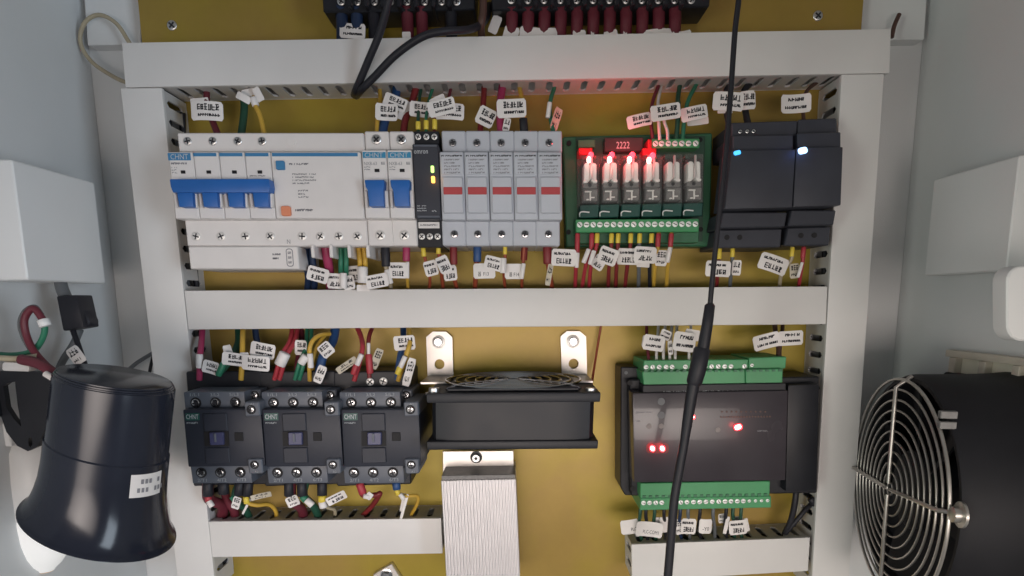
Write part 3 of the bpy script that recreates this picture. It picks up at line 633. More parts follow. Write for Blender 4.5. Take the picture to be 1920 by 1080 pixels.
for x, y, a_, b_ in ((1223.5, 841, 7, 9), (1242, 841, 7, 9), (1384, 801, 12, 8), (1299.5, 782, 5, 5)):
    l_ = MB().px(rr(x, y, a_ + 4, b_ + 4, (b_ + 4) * .45, ang=15), 58.5, 56, .2).done('red_lamp', 'ledred', t); MB().px(rr(x, y, a_, b_, b_ * .45, ang=25), 58.9, 57, .2).done('lamp_core', 'ledcore', l_)
    lamp('red_glow', P(x, y, 64), .0022 if a_ > 6 else .0006, (1, .03, .05), .002)
# ---------------------------------------------------------------- terminal blocks at the top
def tblock(label, c, xs_, ys, depth):
    t = thing('terminal_block', label, 'terminal block', P((c[0][0] + c[1][0]) / 2, 0, 0), 'black screw terminal blocks')
    MB().slab(c, depth, 2, 1).done('housing', 'black', t)
    for x in xs_: screw('steel', x, ys, depth, 7.5, t)
    for a, b in zip(xs_, xs_[1:]):
        if b - a < 60: MB().slab([((a + b) / 2 - 4, -40), ((a + b) / 2 + 4, -40), ((a + b) / 2 + 4, ys + 9), ((a + b) / 2 - 4, ys + 9)], depth + 7, 5, .5).done('barrier', 'black', t)
tblock('shorter black screw terminal block above the paired black cables', [(600, -60), (893, -60), (890, 18), (606, 23)], [640, 670, 702, 732, 763, 796, 828, 856], 3, 30)
tblock('longer black screw terminal block with dark red leads below it', [(918, -60), (1338, -60), (1330, 13), (922, 20)], [959 + 30.6 * i for i in range(12)], 0, 30)
# ---------------------------------------------------------------- wires, sleeves and tags
NW = 0
def tagobj(parent, cx, cy, w_, h_, ang, d, yaw=0, style='A', mt='tag', words=None, pitch=0):
    k = S(cx, cy, d); W, Hh = w_ * k, h_ * k; r = min(W, Hh) * .12
    pts = [Vector((x, 0, z)) for x, z in rr(0, 0, W, Hh, r, 3)]
    b = MB(); rot = Matrix.Rotation(R(-ang), 4, 'Y') @ Matrix.Rotation(R(yaw), 4, 'Z') @ Matrix.Rotation(R(pitch), 4, 'X')
    # slightly curled sticker: bend along its length
    nx = 7; bend = random.uniform(-.10, .10) * W; th = .00035; g = []
    for sy in (0, 1):
        rows = []
        for j, zz in enumerate((-1, -.72, .72, 1)):
            row = []
            for i in range(nx):
                u = -1 + 2 * i / (nx - 1); x = u * W / 2
                if abs(zz) == 1 and abs(u) == 1: x = u * (W / 2 - r * .8)
                row.append(b.bm.verts.new((x, sy * th + bend * (u * u - .5), zz * Hh / 2)))
            rows.append(row)
        g.append(rows)
    for sy in (0, 1):
        for j in range(3):
            for i in range(nx - 1):
                q = (g[sy][j][i], g[sy][j][i + 1], g[sy][j + 1][i + 1], g[sy][j + 1][i]); b.face(q if sy == 0 else q[::-1])
    ring = lambda s_: [g[s_][0][i] for i in range(nx)] + [g[s_][j][nx - 1] for j in (1, 2, 3)] + [g[s_][3][i] for i in range(nx - 2, -1, -1)] + [g[s_][j][0] for j in (2, 1)]
    a0, a1 = ring(0), ring(1)
    for i in range(len(a0)): b.face((a0[i], a1[i], a1[(i + 1) % len(a0)], a0[(i + 1) % len(a0)]))
    bm = b.bm; bmesh.ops.recalc_face_normals(bm, faces=bm.faces[:]); me = bpy.data.meshes.new('tag'); bm.to_mesh(me); bm.free(); me.materials.append(M[mt]); finish(me, 50)
    o = bpy.data.objects.new('tag', me); link(o, parent, P(cx, cy, d)); o.rotation_euler = rot.to_euler()
    if style:
        def follow(me2, sx, sz):                # print follows the bend
            me3 = me2.copy()
            for v in me3.vertices:
                x = v.co.x * sx; v.co = (x, bend * ((2 * x / W) ** 2 - .5) - .00012, v.co.z * sz)
            return me3
        if words:
            for wd, px_, pz, ww, wh in words:
                me2 = text_mesh(wd, 'ink').copy(); W2 = ww * W
                for v in me2.vertices:
                    x = v.co.x * W2 + px_ * W; v.co = (x, bend * ((2 * x / W) ** 2 - .5) - .00012, v.co.z * wh * Hh + pz * Hh)
                pr = bpy.data.objects.new('print', me2); col.objects.link(pr); pr.parent = o; WL[pr.name] = WL[o.name]
            if style == 'T': return o
        pr = bpy.data.objects.new('print', follow(random.choice(PR)[style], W * (1 if w_ > h_ * 1.1 else 1.1), Hh / .52)); col.objects.link(pr); pr.parent = o; WL[pr.name] = WL[o.name]
    return o
def wire(colr, label, w_, pts, sl=(), tags=(), group='wires with white tags', strands=1, name='wire', cat='wire'):
    """pts: (x, y, depth); sl: sleeves (material, name, x0, y0, x1, y1, depth, width)"""
    b = MB(); x, y, d = pts[len(pts) // 2]; r = w_ * S(x, y, d) / 2
    for k in range(strands):
        off = (k - (strands - 1) / 2) * w_ * 1.05
        b.tube(catmull([P(p[0] + off, p[1], p[2]) for p in pts]), r, 10)
    o = b.done(name, colr, None, sm=60); tag_it(o, label, cat, group)
    for mt, nm, x0, y0, x1, y1, dd, ww in sl:
        a, c = P(x0, y0, dd), P(x1, y1, dd); rr_ = ww * S(x0, y0, dd) / 2
        MB().tube([a, a.lerp(c, .06), a.lerp(c, .94), c], rr_, 12, [rr_ * .88, rr_, rr_, rr_ * .88]).done(nm, mt, o, sm=60)
    for tg_ in tags: tagobj(o, *tg_[:6], **(tg_[6] if len(tg_) > 6 else {}))
    return o
B = dict(style='B'); Pp = dict(style='P'); N0 = dict(style=None)
# -- above the upper row
G = 'wires above the upper row'
wire('maroon', 'dull red wire with a straight white tag above the first breaker pole', 12, [(388, 165, 18), (388, 190, 24), (398, 225, 28), (410, 256, 34)], tags=[(387, 208, 60, 34, -2, 36), (374, 190, 34, 12, 4, 26, N0)], group=G)
wire('darkgreen', 'green wire, darkened as in shadow, rising behind the yellow wire above the breaker', 14, [(455, 168, 10), (458, 205, 12), (452, 256, 16)], group=G)  # green darkened to paint the shadow near the plate
wire('yellow', 'yellow wire with crumpled white tag above the fourth breaker pole', 9, [(480, 166, 18), (476, 190, 30), (488, 218, 36), (497, 258, 42)], sl=[('tag', 'tag_sleeve', 474, 183, 480, 199, 32, 13)], tags=[(456, 183, 28, 13, -28, 34, N0), (484, 177, 14, 26, 25, 32, N0), (466, 174, 26, 14, 10, 28, N0)], group=G)
wire('yellow', 'yellow wire with two stacked white tags above the first single-pole breaker', 8, [(712, 166, 18), (713, 190, 28), (708, 220, 36), (706, 256, 40)], tags=[(725, 210, 42, 30, -4, 44), (741, 192, 44, 24, -22, 38), (760, 208, 22, 36, -20, 30, dict(style=None, yaw=30))], group=G)
wire('wireblue', 'blue sleeved wire entering the top of the first single-pole breaker', 17, [(744, 166, 12), (738, 195, 18), (722, 225, 30), (716, 258, 40)], group=G)
wire('darkred', 'dull red wire entering the top of the second single-pole breaker', 13, [(780, 165, 18), (773, 190, 22), (760, 225, 30), (756, 258, 40)], group=G)
for i, (x, cl, lb) in enumerate(((784, 'darkgreen', 'first yellow-tipped lead with small tilted tag on top of the slim black relay'), (799, 'green', 'middle yellow-tipped lead with upturned tag on top of the slim black relay'), (815, 'maroon', 'third yellow-tipped lead with wide tag on top of the slim black relay'))):
    wire(cl, lb, 6, [((790, 812, 846)[i], 164, 16), ((786, 804, 838)[i], 190, 26), (x, 222, 40), (x, 250, 46)], sl=[('ferrule', 'ferrule', x, 228 - i * 2, x, 243, 46, 9.5)],
         tags=[[(788, 205, 40, 27, -6, 36)], [(828, 201, 52, 28, 13, 47), (820, 187, 30, 12, 24, 40, N0)], [(843, 209, 54, 29, -3, 42)]][i], group=G)
wire('darkred', 'dull red wire with a steeply tilted tag above the second fuse holder', 11, [(908, 164, 16), (906, 195, 24), (902, 225, 30), (900, 256, 36)], tags=[(911, 219, 34, 33, -26, 38)], group=G)
wire('magenta', 'crimson wire passing under the level tag above the third fuse holder', 15, [(942, 162, 16), (938, 195, 24), (938, 225, 36), (940, 256, 40)], tags=[(950, 234, 13, 24, -12, 42, dict(style='S'))], group=G)
wire('yellow', 'yellow wire with a level white tag and black sleeve at fourth fuse holder', 9, [(974, 164, 16), (979, 188, 28), (982, 215, 36), (984, 256, 40)], sl=[('wireblack', 'sleeve', 981, 222, 983, 250, 40, 16)], tags=[(959, 203, 55, 33, 2, 45)], group=G)
wire('green', 'green wire with a folded tag above the last fuse holder', 8, [(1040, 163, 16), (1032, 190, 24), (1032, 220, 32), (1040, 256, 40)], sl=[('tag', 'tag_sleeve', 1031, 192, 1027, 221, 36, 9)], tags=[(1043, 223, 20, 40, -18, 36, dict(yaw=45, mt='tagdim', style='S'))], group=G)
wire('maroon', 'purple-black wire with a low tilted tag left of the white leads on the relay board', 7, [(1235, 160, 16), (1224, 190, 26), (1220, 220, 34), (1224, 262, 36)], tags=[(1199, 226, 46, 23, 12, 40)], group=G)
wire('wirewhite', 'first white lead and tilted front tag on top of the relay board', 6, [(1240, 164, 16), (1234, 190, 30), (1235, 225, 40), (1237, 262, 40)], tags=[(1248, 210, 56, 28, 8, 48)], group=G)
wire('wirewhite', 'second white lead curving onto the top of the relay board', 6, [(1248, 205, 40), (1245, 225, 40), (1251, 245, 40), (1252, 262, 40)], group=G)
wire('darkgreen', 'green wire dropping straight behind the tilted front tag above the relay board', 9, [(1275, 158, 14), (1271, 185, 24), (1272, 205, 34), (1268, 262, 36)], group=G)
wire('green', 'slanting green wire with tilted tag above the end of the relay board', 8, [(1306, 158, 16), (1292, 185, 28), (1284, 215, 34), (1280, 262, 36)], tags=[(1302, 212, 50, 25, 11, 42), (1308, 228, 40, 12, 6, 32, N0)], group=G)
wire('wireblack', 'black lead whose tag is crossed by the hanging black cable', 11, [(1370, 158, 14), (1360, 175, 22), (1362, 210, 32), (1368, 240, 40)], tags=[(1366, 190, 58, 33, -3, 40), (1360, 207, 28, 10, 0, 34, N0)], group=G)
wire('wireblack', 'black lead with a half-hidden tag right of the hanging black cable', 12, [(1406, 156, 14), (1394, 175, 20), (1398, 210, 30), (1404, 240, 40)], tags=[(1402, 188, 30, 33, 5, 36)], group=G)
wire('brown', 'brown lead with a faintly printed tag above the narrower power supply', 7, [(1532, 154, 14), (1512, 172, 24), (1506, 200, 30), (1508, 240, 36)], tags=[(1492, 194, 56, 33, 3, 38, dict(style='P'))], group=G)
# -- below the upper row
G = 'wires below the upper row'
wire('navy', 'dark blue pair with sloping tag below the residual current module', 12, [(577, 455, 40), (580, 490, 36), (584, 520, 32), (582, 548, 20)], tags=[(596, 515, 40, 27, -16, 44, B)], group=G, strands=2)
wire('magenta', 'thick magenta wire below the residual current module', 17, [(610, 455, 42), (613, 480, 40), (618, 510, 34), (620, 548, 20)], tags=[(628, 527, 30, 28, -3, 43, B)], group=G)
wire('green', 'green pair below the residual current module with white wrap', 9.5, [(643, 455, 42), (644, 480, 42), (644, 505, 40), (644, 548, 20)], sl=[('tag', 'tag_sleeve', 644, 512, 644, 541, 44, 13)], tags=[(662, 514, 24, 30, 4, 36, B), (654, 530, 22, 26, 8, 40, dict(style='S'))], group=G, strands=2)
wire('yellow', 'yellow pair below the residual current module with broad white wrap', 9.5, [(677, 462, 42), (679, 480, 42), (680, 500, 40), (680, 548, 20)], sl=[('tag', 'tag_sleeve', 680, 500, 680, 531, 44, 19)], tags=[(681, 540, 24, 12, 0, 40, N0)], group=G, strands=2)
wire('beige', 'black sleeved lead with rising tag below the first single-pole breaker', 8, [(722, 455, 42), (724, 500, 40), (730, 525, 34), (734, 548, 20)], sl=[('wireblack', 'sleeve', 722, 458, 724, 500, 42, 17), ('tag', 'tag_sleeve', 725, 506, 733, 532, 42, 10)], tags=[(707, 527, 42, 25, 10, 46, B)], group=G)
wire('yellow', 'red sleeved yellow lead with level tag below the second single-pole breaker', 6.5, [(762, 455, 42), (763, 490, 40), (764, 520, 36), (765, 548, 20)], sl=[('magenta', 'sleeve', 762, 458, 762, 490, 42, 14), ('tag', 'tag_sleeve', 764, 491, 764, 522, 41, 7)], tags=[(746, 507, 34, 29, -1, 43, B)], group=G)
wire('copper', 'yellow-tipped lead without its own wrap under the slim black relay', 6, [(794, 460, 46), (797, 485, 42), (806, 520, 36), (804, 548, 20)], sl=[('ferrule', 'ferrule', 793, 463, 795, 481, 46, 9)], tags=[(808, 503, 25, 28, 14, 43, B)], group=G)
wire('copper', 'red lead with steep tag under the slim black relay, nearer the fuses', 7, [(822, 458, 46), (824, 485, 42), (828, 515, 36), (832, 548, 20)], sl=[('ferrule', 'ferrule', 822, 461, 822, 476, 46, 9)], tags=[(832, 496, 24, 32, 24, 45, dict(style='B', yaw=20))], group=G)
wire('copper', 'red sleeved lead with a low tag below the first fuse holder', 8, [(850, 456, 42), (850, 490, 38), (852, 520, 32), (858, 548, 20)], sl=[('darkred', 'sleeve', 850, 458, 851, 496, 41, 14)], tags=[(844, 512, 25, 28, 5, 40, dict(style='B'))], group=G)
FW = [('器', -.22, -.20, .14, .30), ('F13', .08, -.20, .24, .24)]
wire('copper', 'blue sleeved lead with a level tag below the second fuse holder', 9, [(895, 456, 42), (894, 490, 38), (892, 520, 34), (890, 548, 20)], sl=[('wireblue', 'sleeve', 895, 458, 895, 491, 42, 15)], tags=[(908, 508, 41, 28, 1, 42, dict(style='T', words=FW)), (908, 502, .1, .1, 0, 38, N0)][:1], group=G)
wire('copper', 'yellow-tipped lead with a drooping tag below the third fuse holder', 6, [(947, 456, 44), (947, 485, 42), (945, 515, 36), (948, 548, 20)], sl=[('ferrule', 'ferrule', 947, 460, 947, 477, 44, 8), ('tag', 'tag_sleeve', 944, 484, 943, 512, 44, 12)], tags=[(926, 494, 36, 25, -14, 45, B)], group=G)
wire('copper', 'red sleeved lead with a level tag below the fourth fuse holder', 6, [(983, 456, 42), (981, 490, 40), (979, 520, 36), (978, 548, 20)], sl=[('darkred', 'sleeve', 984, 458, 982, 488, 38, 13), ('tag', 'tag_sleeve', 982, 494, 978, 523, 43, 8)], tags=[(963, 509, 33, 28, 0, 42, dict(style='T', words=[('器', -.16, -.20, .16, .30), ('F14', .16, -.20, .3, .24)]))], group=G)
wire('copper', 'red sleeved lead with a narrow twisted tag below the last fuse holder', 9, [(1026, 456, 42), (1027, 490, 40), (1032, 520, 34), (1036, 548, 20)], sl=[('darkred', 'sleeve', 1026, 458, 1027, 495, 41, 17)], tags=[(1030, 514, 10, 42, -10, 42, dict(mt='tagdim', style='S'))], group=G)
RB = [(1083, 'red', 'red', (1080, 1078), 'first red lead with wide tag below the relay board'), (1110, 'red', 'red', (1098, 1090), 'second red lead with bare slanting wrap below the relay board'),
      (1120, 'ferrule', 'red', (1108, 1104), 'yellow-tipped red lead beside the second red lead below the relay board'), (1147, 'ferrule', 'darkred', (1142, 1140), 'yellow-tipped red lead under the drooping tag below the relay board'),
      (1159.5, 'ferrule', 'darkred', (1156, 1154), 'yellow-tipped red lead right of the drooping tag below the relay board'), (1183, 'ferrule', 'darkred', (1176, 1171), 'yellow-tipped red lead behind the overlapped tag below the relay board'),
      (1199.7, 'ferrule', 'wiregrey', (1198, 1197), 'yellow-tipped grey lead with front tag below the relay board'), (1222, 'ferrule', 'wireblack', (1218, 1219), 'yellow-tipped black lead below the relay board'),
      (1235, 'red', 'yellow', (1228, 1225), 'red-tipped yellow lead beside the front tag below the relay board'), (1259, 'red', 'yellow', (1252, 1249), 'red-tipped yellow lead at the end below the relay board')]
TG = {0: [(1057, 483, 46, 31, -3, 44, B)], 2: [(1123, 492, 26, 26, -32, 42, dict(style='B', yaw=25))], 3: [(1140, 480, 36, 31, -20, 44, B)], 4: [(1163, 482, 14, 26, 5, 40, dict(style='S'))], 5: [(1178, 481, 40, 30, -2, 42, B)],
      6: [(1210, 478, 42, 30, -4, 47, B)], 7: [(1206, 497, 24, 8, -4, 40, N0)], 8: [(1240, 484, 22, 29, -4, 41, dict(style='S'))], 9: []}
for i, (x, tip, cl, (xm, xe), lb) in enumerate(RB):
    yl = 476 if i == 0 else (463 if tip == 'red' else 456)
    sl = [('termscrew', 'bare_tip', x + 1.5, 432, x, 440, 36, 4), (tip, 'ferrule', x, 438, x - (1 if i < 8 else 2), yl, 40, 9 if tip == 'ferrule' else 9.5)]
    if i == 0: sl.append(('tag', 'tag_sleeve', 1083, 474, 1081, 502, 43, 8))
    if i == 1: sl.append(('tag', 'tag_sleeve', 1104, 467, 1094, 493, 43, 9))
    if i == 2: sl.append(('tag', 'tag_sleeve', 1114, 470, 1106, 496, 44, 9))
    if i == 9: sl.append(('tag', 'tag_sleeve', 1257, 464, 1251, 492, 43, 9))
    wire(cl, lb, 7.5, [(x, 436, 36), (x - 1, 460, 40), (xm, 500, 36), (xe, 548, 18)], sl=sl, tags=TG.get(i, []), group=G)
wire('darkred', 'yellow-tipped lead with level tag crossed by the hanging cable under the power supply', 7, [(1349, 464, 36), (1348, 490, 36), (1345, 520, 32), (1343, 548, 18)], sl=[('ferrule', 'ferrule', 1349, 466, 1348, 486, 38, 9)], tags=[(1347, 504, 47, 29, -3, 42, B)], group=G)
wire('wiregrey', 'yellow-tipped grey lead with half-hidden tag under the wider power supply', 7, [(1374, 464, 36), (1373, 490, 36), (1370, 520, 32), (1368, 548, 18)], sl=[('ferrule', 'ferrule', 1374, 466, 1373, 482, 38, 8.5)], tags=[(1381, 502, 17, 28, -2, 38, dict(style='S'))], group=G)
wire('beige', 'yellow-tipped lead with large drooping tag under the narrower power supply', 7, [(1485, 462, 36), (1484, 485, 36), (1465, 515, 32), (1461, 548, 18)], sl=[('ferrule', 'ferrule', 1486, 464, 1484, 481, 38, 8.5)], tags=[(1451, 495, 55, 31, -19, 42, B)], group=G)
wire('red', 'red sleeved lead with small upright tag under the narrower power supply', 7, [(1507, 462, 36), (1505, 490, 36), (1500, 520, 32), (1496, 548, 18)], sl=[('red', 'sleeve', 1507, 464, 1505, 484, 38, 9), ('tag', 'tag_sleeve', 1504, 492, 1496, 520, 40, 6)], tags=[(1490, 508, 18, 27, 6, 36, dict(style='S', mt='tagdim'))], group=G)
# -- above the contactors
G = 'wires above the contactors'
wire('magenta', 'magenta wire beside the upright duct above the first contactor', 11, [(380, 608, 20), (378, 640, 36), (375, 670, 46), (374, 712, 44)], sl=[('tag', 'tag_sleeve', 374, 664, 374, 690, 48, 13)], tags=[(395, 689, 30, 24, -17, 50)], group=G)
wire('darkgreen', 'dark green wire curving into a folded tag above the first contactor', 15, [(447, 606, 14), (448, 640, 26), (436, 668, 40), (410, 700, 44)], sl=[('green', 'sleeve', 420, 680, 409, 704, 50, 12)], tags=[(440, 674, 46, 24, -8, 52), (428, 660, 16, 26, 12, 46, N0)], group=G)
wire('yellow', 'straight yellow wire with two stacked tags above the first contactor', 10, [(456, 606, 20), (455, 640, 40), (454, 675, 46), (452, 712, 44)], tags=[(479, 681, 52, 28, -6, 53), (492, 657, 46, 28, -12, 48), (458, 668, 16, 14, 0, 50, N0)], group=G)
wire('navy', 'dark blue wire in the shadow behind the upper stacked tag', 12, [(478, 606, 10), (480, 630, 14), (487, 660, 16)], group=G)
wire('red', 'red pair slanting into a white wrap above the middle contactor', 9, [(555, 606, 14), (548, 640, 36), (532, 668, 46), (519, 712, 44)], sl=[('tag', 'tag_sleeve', 535, 662, 524, 685, 50, 21)], group=G, strands=2)
wire('maroon', 'dark wire with a small dim tag above the middle contactor', 12, [(562, 606, 14), (566, 640, 24), (560, 672, 34), (556, 705, 40)], tags=[(564, 652, 22, 28, -4, 40, dict(style='A'))], group=G)
wire('green', 'green pair with a white wrap above the middle contactor', 8, [(580, 606, 14), (578, 650, 36), (566, 680, 46), (557, 712, 44)], sl=[('tag', 'tag_sleeve', 574, 667, 564, 682, 50, 15)], group=G, strands=2)
wire('yellow', 'hooped yellow wire above the middle contactor', 8.5, [(618, 626, 30), (597, 630, 42), (583, 645, 48), (580, 670, 48), (581, 714, 44)], sl=[('tag', 'tag_sleeve', 581, 663, 583, 690, 50, 11)], tags=[(600, 702, 17, 34, -24, 54, dict(style='S'))], group=G)
wire('yellow', 'short yellow wire inside the hooped yellow wire', 6.5, [(609, 630, 30), (600, 640, 36), (592, 655, 40), (588, 672, 40), (586, 700, 40)], group=G)
wire('wireblue', 'thick blue wire with an upturned tag above the middle contactor', 17, [(630, 604, 16), (624, 640, 26), (605, 670, 40), (597, 712, 42)], tags=[(611, 656, 26, 26, 38, 48, dict(style='S'))], group=G)
wire('red', 'bending red wire with a long dangling tag above the third contactor', 9.5, [(666, 606, 16), (677, 632, 32), (679, 658, 46), (664, 714, 44)], sl=[('tag', 'tag_sleeve', 678, 664, 669, 685, 50, 10), ('red', 'sleeve', 668, 684, 662, 702, 50, 11)], tags=[(650, 685, 44, 13, 33, 48, dict(mt='tagdim', style='S'))], group=G)
wire('darkred', 'straight red wire with thick red sleeve above the third contactor', 8, [(702, 606, 16), (692, 632, 34), (691, 665, 44), (693, 714, 44)], sl=[('tag', 'tag_sleeve', 691, 643, 691, 664, 46, 6.5), ('red', 'sleeve', 691, 664, 694, 700, 46, 13)], tags=[(706, 673, 15, 40, -24, 44, dict(mt='tagdim', style='S', yaw=20))], group=G)
wire('yellow', 'yellow wire with wrap and long drooping tag above the third contactor', 9, [(764, 606, 20), (769, 635, 40), (764, 660, 48), (746, 714, 44)], sl=[('tag', 'tag_sleeve', 760, 668, 750, 690, 52, 10), ('ferrule', 'ferrule', 750, 688, 745, 702, 52, 11)], tags=[(767, 698, 15, 54, -17, 54, dict(style='S'))], group=G)
wire('wireblue', 'blue wire with a level tag beside the last yellow wire', 12, [(756, 606, 14), (756, 640, 30), (750, 670, 42), (744, 712, 42)], tags=[(758, 643, 40, 27, 4, 44)], group=G)
# -- below the contactors
G = 'wires below the contactors'
wire('maroon', 'dark red wire under the first contactor beside the upright duct', 20, [(390, 905, 44), (392, 935, 42), (418, 950, 28), (410, 985, 14)], sl=[('wireblack', 'sleeve', 390, 904, 390, 930, 46, 19), ('red', 'sleeve', 390, 930, 392, 941, 47, 12), ('tag', 'tag_sleeve', 391, 939, 398, 950, 48, 11)], group=G)
wire('maroon', 'purple wire looping low under the first contactor', 16, [(420, 905, 36), (425, 935, 30), (440, 960, 24), (438, 985, 14)], sl=[('wireblack', 'sleeve', 419, 904, 420, 926, 44, 20)], group=G)
wire('darkgreen', 'green wire with an oval tag under the first contactor', 13, [(448, 905, 44), (440, 935, 40), (460, 955, 30), (474, 985, 14)], sl=[('wireblack', 'sleeve', 450, 904, 448, 928, 46, 18), ('green', 'sleeve', 434, 931, 442, 941, 44, 10)], tags=[(443, 943, 15, 24, -20, 47, dict(style='S')), (462, 950, 4, 34, -30, 40, N0)], group=G)
wire('yellow', 'yellow wire with a long narrow tag under the first contactor', 8, [(462, 905, 44), (462, 938, 46), (480, 947, 44), (505, 946, 34), (518, 962, 26), (514, 985, 14)], sl=[('wireblack', 'sleeve', 466, 904, 464, 930, 46, 18), ('ferrule', 'ferrule', 461, 931, 463, 944, 48, 11)], tags=[(490, 930, 40, 10, 13, 50, dict(style='S', mt='tagdim'))], group=G)
wire('maroon', 'dark red wire with a rounded tag under the middle contactor', 18, [(546, 905, 44), (548, 938, 42), (566, 955, 30), (570, 985, 14)], sl=[('wireblack', 'sleeve', 542, 904, 542, 930, 46, 18)], tags=[(549, 940, 24, 20, 22, 48, dict(style='S'))], group=G)
wire('darkgreen', 'green wire with a white wrap under the middle contactor', 15, [(572, 905, 44), (570, 930, 44), (590, 952, 32), (602, 985, 14)], sl=[('wireblack', 'sleeve', 566, 904, 567, 930, 46, 19), ('green', 'sleeve', 566, 930, 574, 938, 47, 14), ('tag', 'tag_sleeve', 574, 937, 586, 948, 48, 13)], group=G)
wire('beige', 'yellow sleeved wire with a rising tag under the middle contactor', 7, [(604, 905, 44), (604, 940, 44), (616, 952, 36), (628, 958, 28), (626, 985, 14)], sl=[('wireblack', 'sleeve', 604, 904, 604, 930, 46, 18), ('ferrule', 'ferrule', 604, 929, 604, 941, 48, 15), ('tag', 'tag_sleeve', 604, 940, 607, 952, 48, 15)], tags=[(631, 934, 40, 16, 26, 50, B)], group=G)
wire('darkred', 'red wire doubling back under the third contactor', 10, [(674, 905, 44), (680, 928, 46), (705, 928, 40), (712, 926, 38), (698, 948, 28), (678, 970, 20), (672, 990, 12)], sl=[('red', 'sleeve', 674, 906, 681, 926, 47, 15), ('tag', 'tag_sleeve', 682, 930, 694, 932, 49, 10)], tags=[(692, 930, 12, 14, -40, 50, N0)], group=G)
wire('yellow', 'yellow loop with blue sleeve under the third contactor', 7, [(744, 905, 44), (746, 925, 46), (758, 930, 46), (782, 930, 40), (782, 945, 34), (770, 968, 24), (766, 990, 12)], sl=[('wireblue', 'sleeve', 743, 904, 744, 918, 47, 15), ('ferrule', 'ferrule', 744, 918, 747, 928, 48, 10), ('tag', 'tag_sleeve', 750, 926, 757, 936, 49, 9)], tags=[(758, 950, 5, 50, -17, 46, N0), (755, 942, 5, 36, -14, 44, N0)], group=G)
# -- controller leads
G = 'leads on the controller'
wire('maroon', 'dark red lead at the first terminal on top of the controller', 6, [(1212, 600, 16), (1213, 640, 30), (1215, 660, 40), (1217, 680, 44)], tags=[(1211, 640, 14, 22, -6, 36, N0)], group=G)
for i, (x, lb, tg_) in enumerate(((1231, 'white lead under the first curled tag on top of the controller', [(1226, 643, 40, 29, -9, 50, Pp)]), (1244, 'second white lead behind the first curled tag on the controller', [(1248, 628, 20, 18, -22, 44, Pp)]), (1256, 'third white lead between the two tag clusters on the controller', [(1257, 652, 9, 26, 5, 46, dict(style='S'))]),
                                (1266, 'fourth white lead at the edge of the broad tag on the controller', [(1284, 641, 42, 36, -7, 50, Pp)]), (1292, 'white lead emerging from the broad tag beside the hanging cable', [(1298, 628, 28, 20, -10, 44, N0)]))):
    wire('wirewhite', lb, 5.5, [(x + 4, 602, 16), (x + 2, 635, 34), (x, 660, 44), (x, 682, 44)], tags=tg_, group=G)
wire('brown', 'dark lead with a rising tag above the end of the controller', 9, [(1452, 602, 14), (1455, 630, 26), (1460, 655, 34), (1458, 680, 40)], tags=[(1437, 640, 50, 28, 14, 42, Pp)], group=G)
wire('brown', 'dark lead with a level tag above the end of the controller', 7, [(1468, 602, 14), (1466, 630, 24), (1462, 655, 30), (1462, 680, 38)], tags=[(1483, 634, 46, 27, 3, 38, Pp)], group=G)
for i, (x, cl, lb, tg_) in enumerate((
        (1201, 'darkgreen', 'first dark lead under the controller with a half-covered tag', [(1181, 988, 34, 28, 8, 42, dict(style='T', words=[('PLC', .2, -.18, .3, .24)]))]),
        (1212, 'wireblack', 'dark lead under the controller with a PLC-COM1 tag', [(1217, 993, 50, 29, -6, 47, dict(style='T', words=[('PLC-COM1', .08, -.18, .58, .24)]))]),
        (1228, 'darkgreen', 'dark green lead behind the PLC-COM1 tag', [(1236, 982, 26, 24, -4, 40, N0)]), (1246, 'wireblack', 'dark lead left of the hanging cable under the controller', [(1246, 984, 18, 30, 4, 42, N0)]),
        (1276, 'navy', 'dark blue lead right of the hanging cable under the controller', [(1273, 988, 16, 30, 12, 42, dict(style='S'))]), (1291, 'wiregrey', 'grey lead under the controller with a level tag', [(1291, 987, 28, 30, -3, 44, B)]),
        (1313, 'wireblack', 'dark lead under the controller with a Y0 tag', [(1323, 987, 24, 28, -2, 46, dict(style='T', words=[('-Y0', .02, -.16, .5, .26)]))]), (1338, 'wiregrey', 'grey lead slanting out between two tags under the controller', []),
        (1362, 'wireblack', 'dark lead with a narrow folded tag under the controller', [(1362, 985, 7, 34, -10, 44, N0), (1354, 972, 14, 18, 5, 38, dict(style='S'))]), (1375, 'darkgreen', 'dark green lead with an upright tag under the controller', [(1384, 989, 34, 28, 6, 46, dict(style='B')), (1384, 974, 18, 12, 4, 38, N0)]),
        (1390, 'darkgreen', 'last dark green lead under the controller', [(1400, 984, 8, 26, 14, 40, N0)]))):
    wire(cl, lb, 6.5, [(x, 950, 44), (x - 1, 966, 44), (x + (2 if i % 2 else -3), 990, 36), (x + 2, 1012, 24), (x + 2, 1030, 14)], tags=tg_, group=G)
for p in ((1236, 737),): pass
wire('wireblack', 'black cable leaving the end of the controller into the short duct', 11, [(1493, 918, 30), (1490, 945, 30), (1483, 975, 28), (1472, 1000, 24), (1466, 1020, 16)], group='black cables by the controller')
t = wire('wireblack', 'black cable tie slanting from the upright duct to the short duct', 9, [(1527, 940, 24), (1510, 956, 28), (1490, 980, 28), (1470, 1004, 24), (1464, 1022, 16)], sl=[('wireblack', 'tie_head', 1519, 934, 1528, 946, 30, 13)], group='black cables by the controller', name='cable_tie', cat='cable tie')
wire('copper', 'thin red-brown wire running down to the corner of the cooling fan', 4.5, [(1128, 604, 8), (1122, 640, 8), (1114, 690, 14), (1108, 728, 30)], group='loose wires')
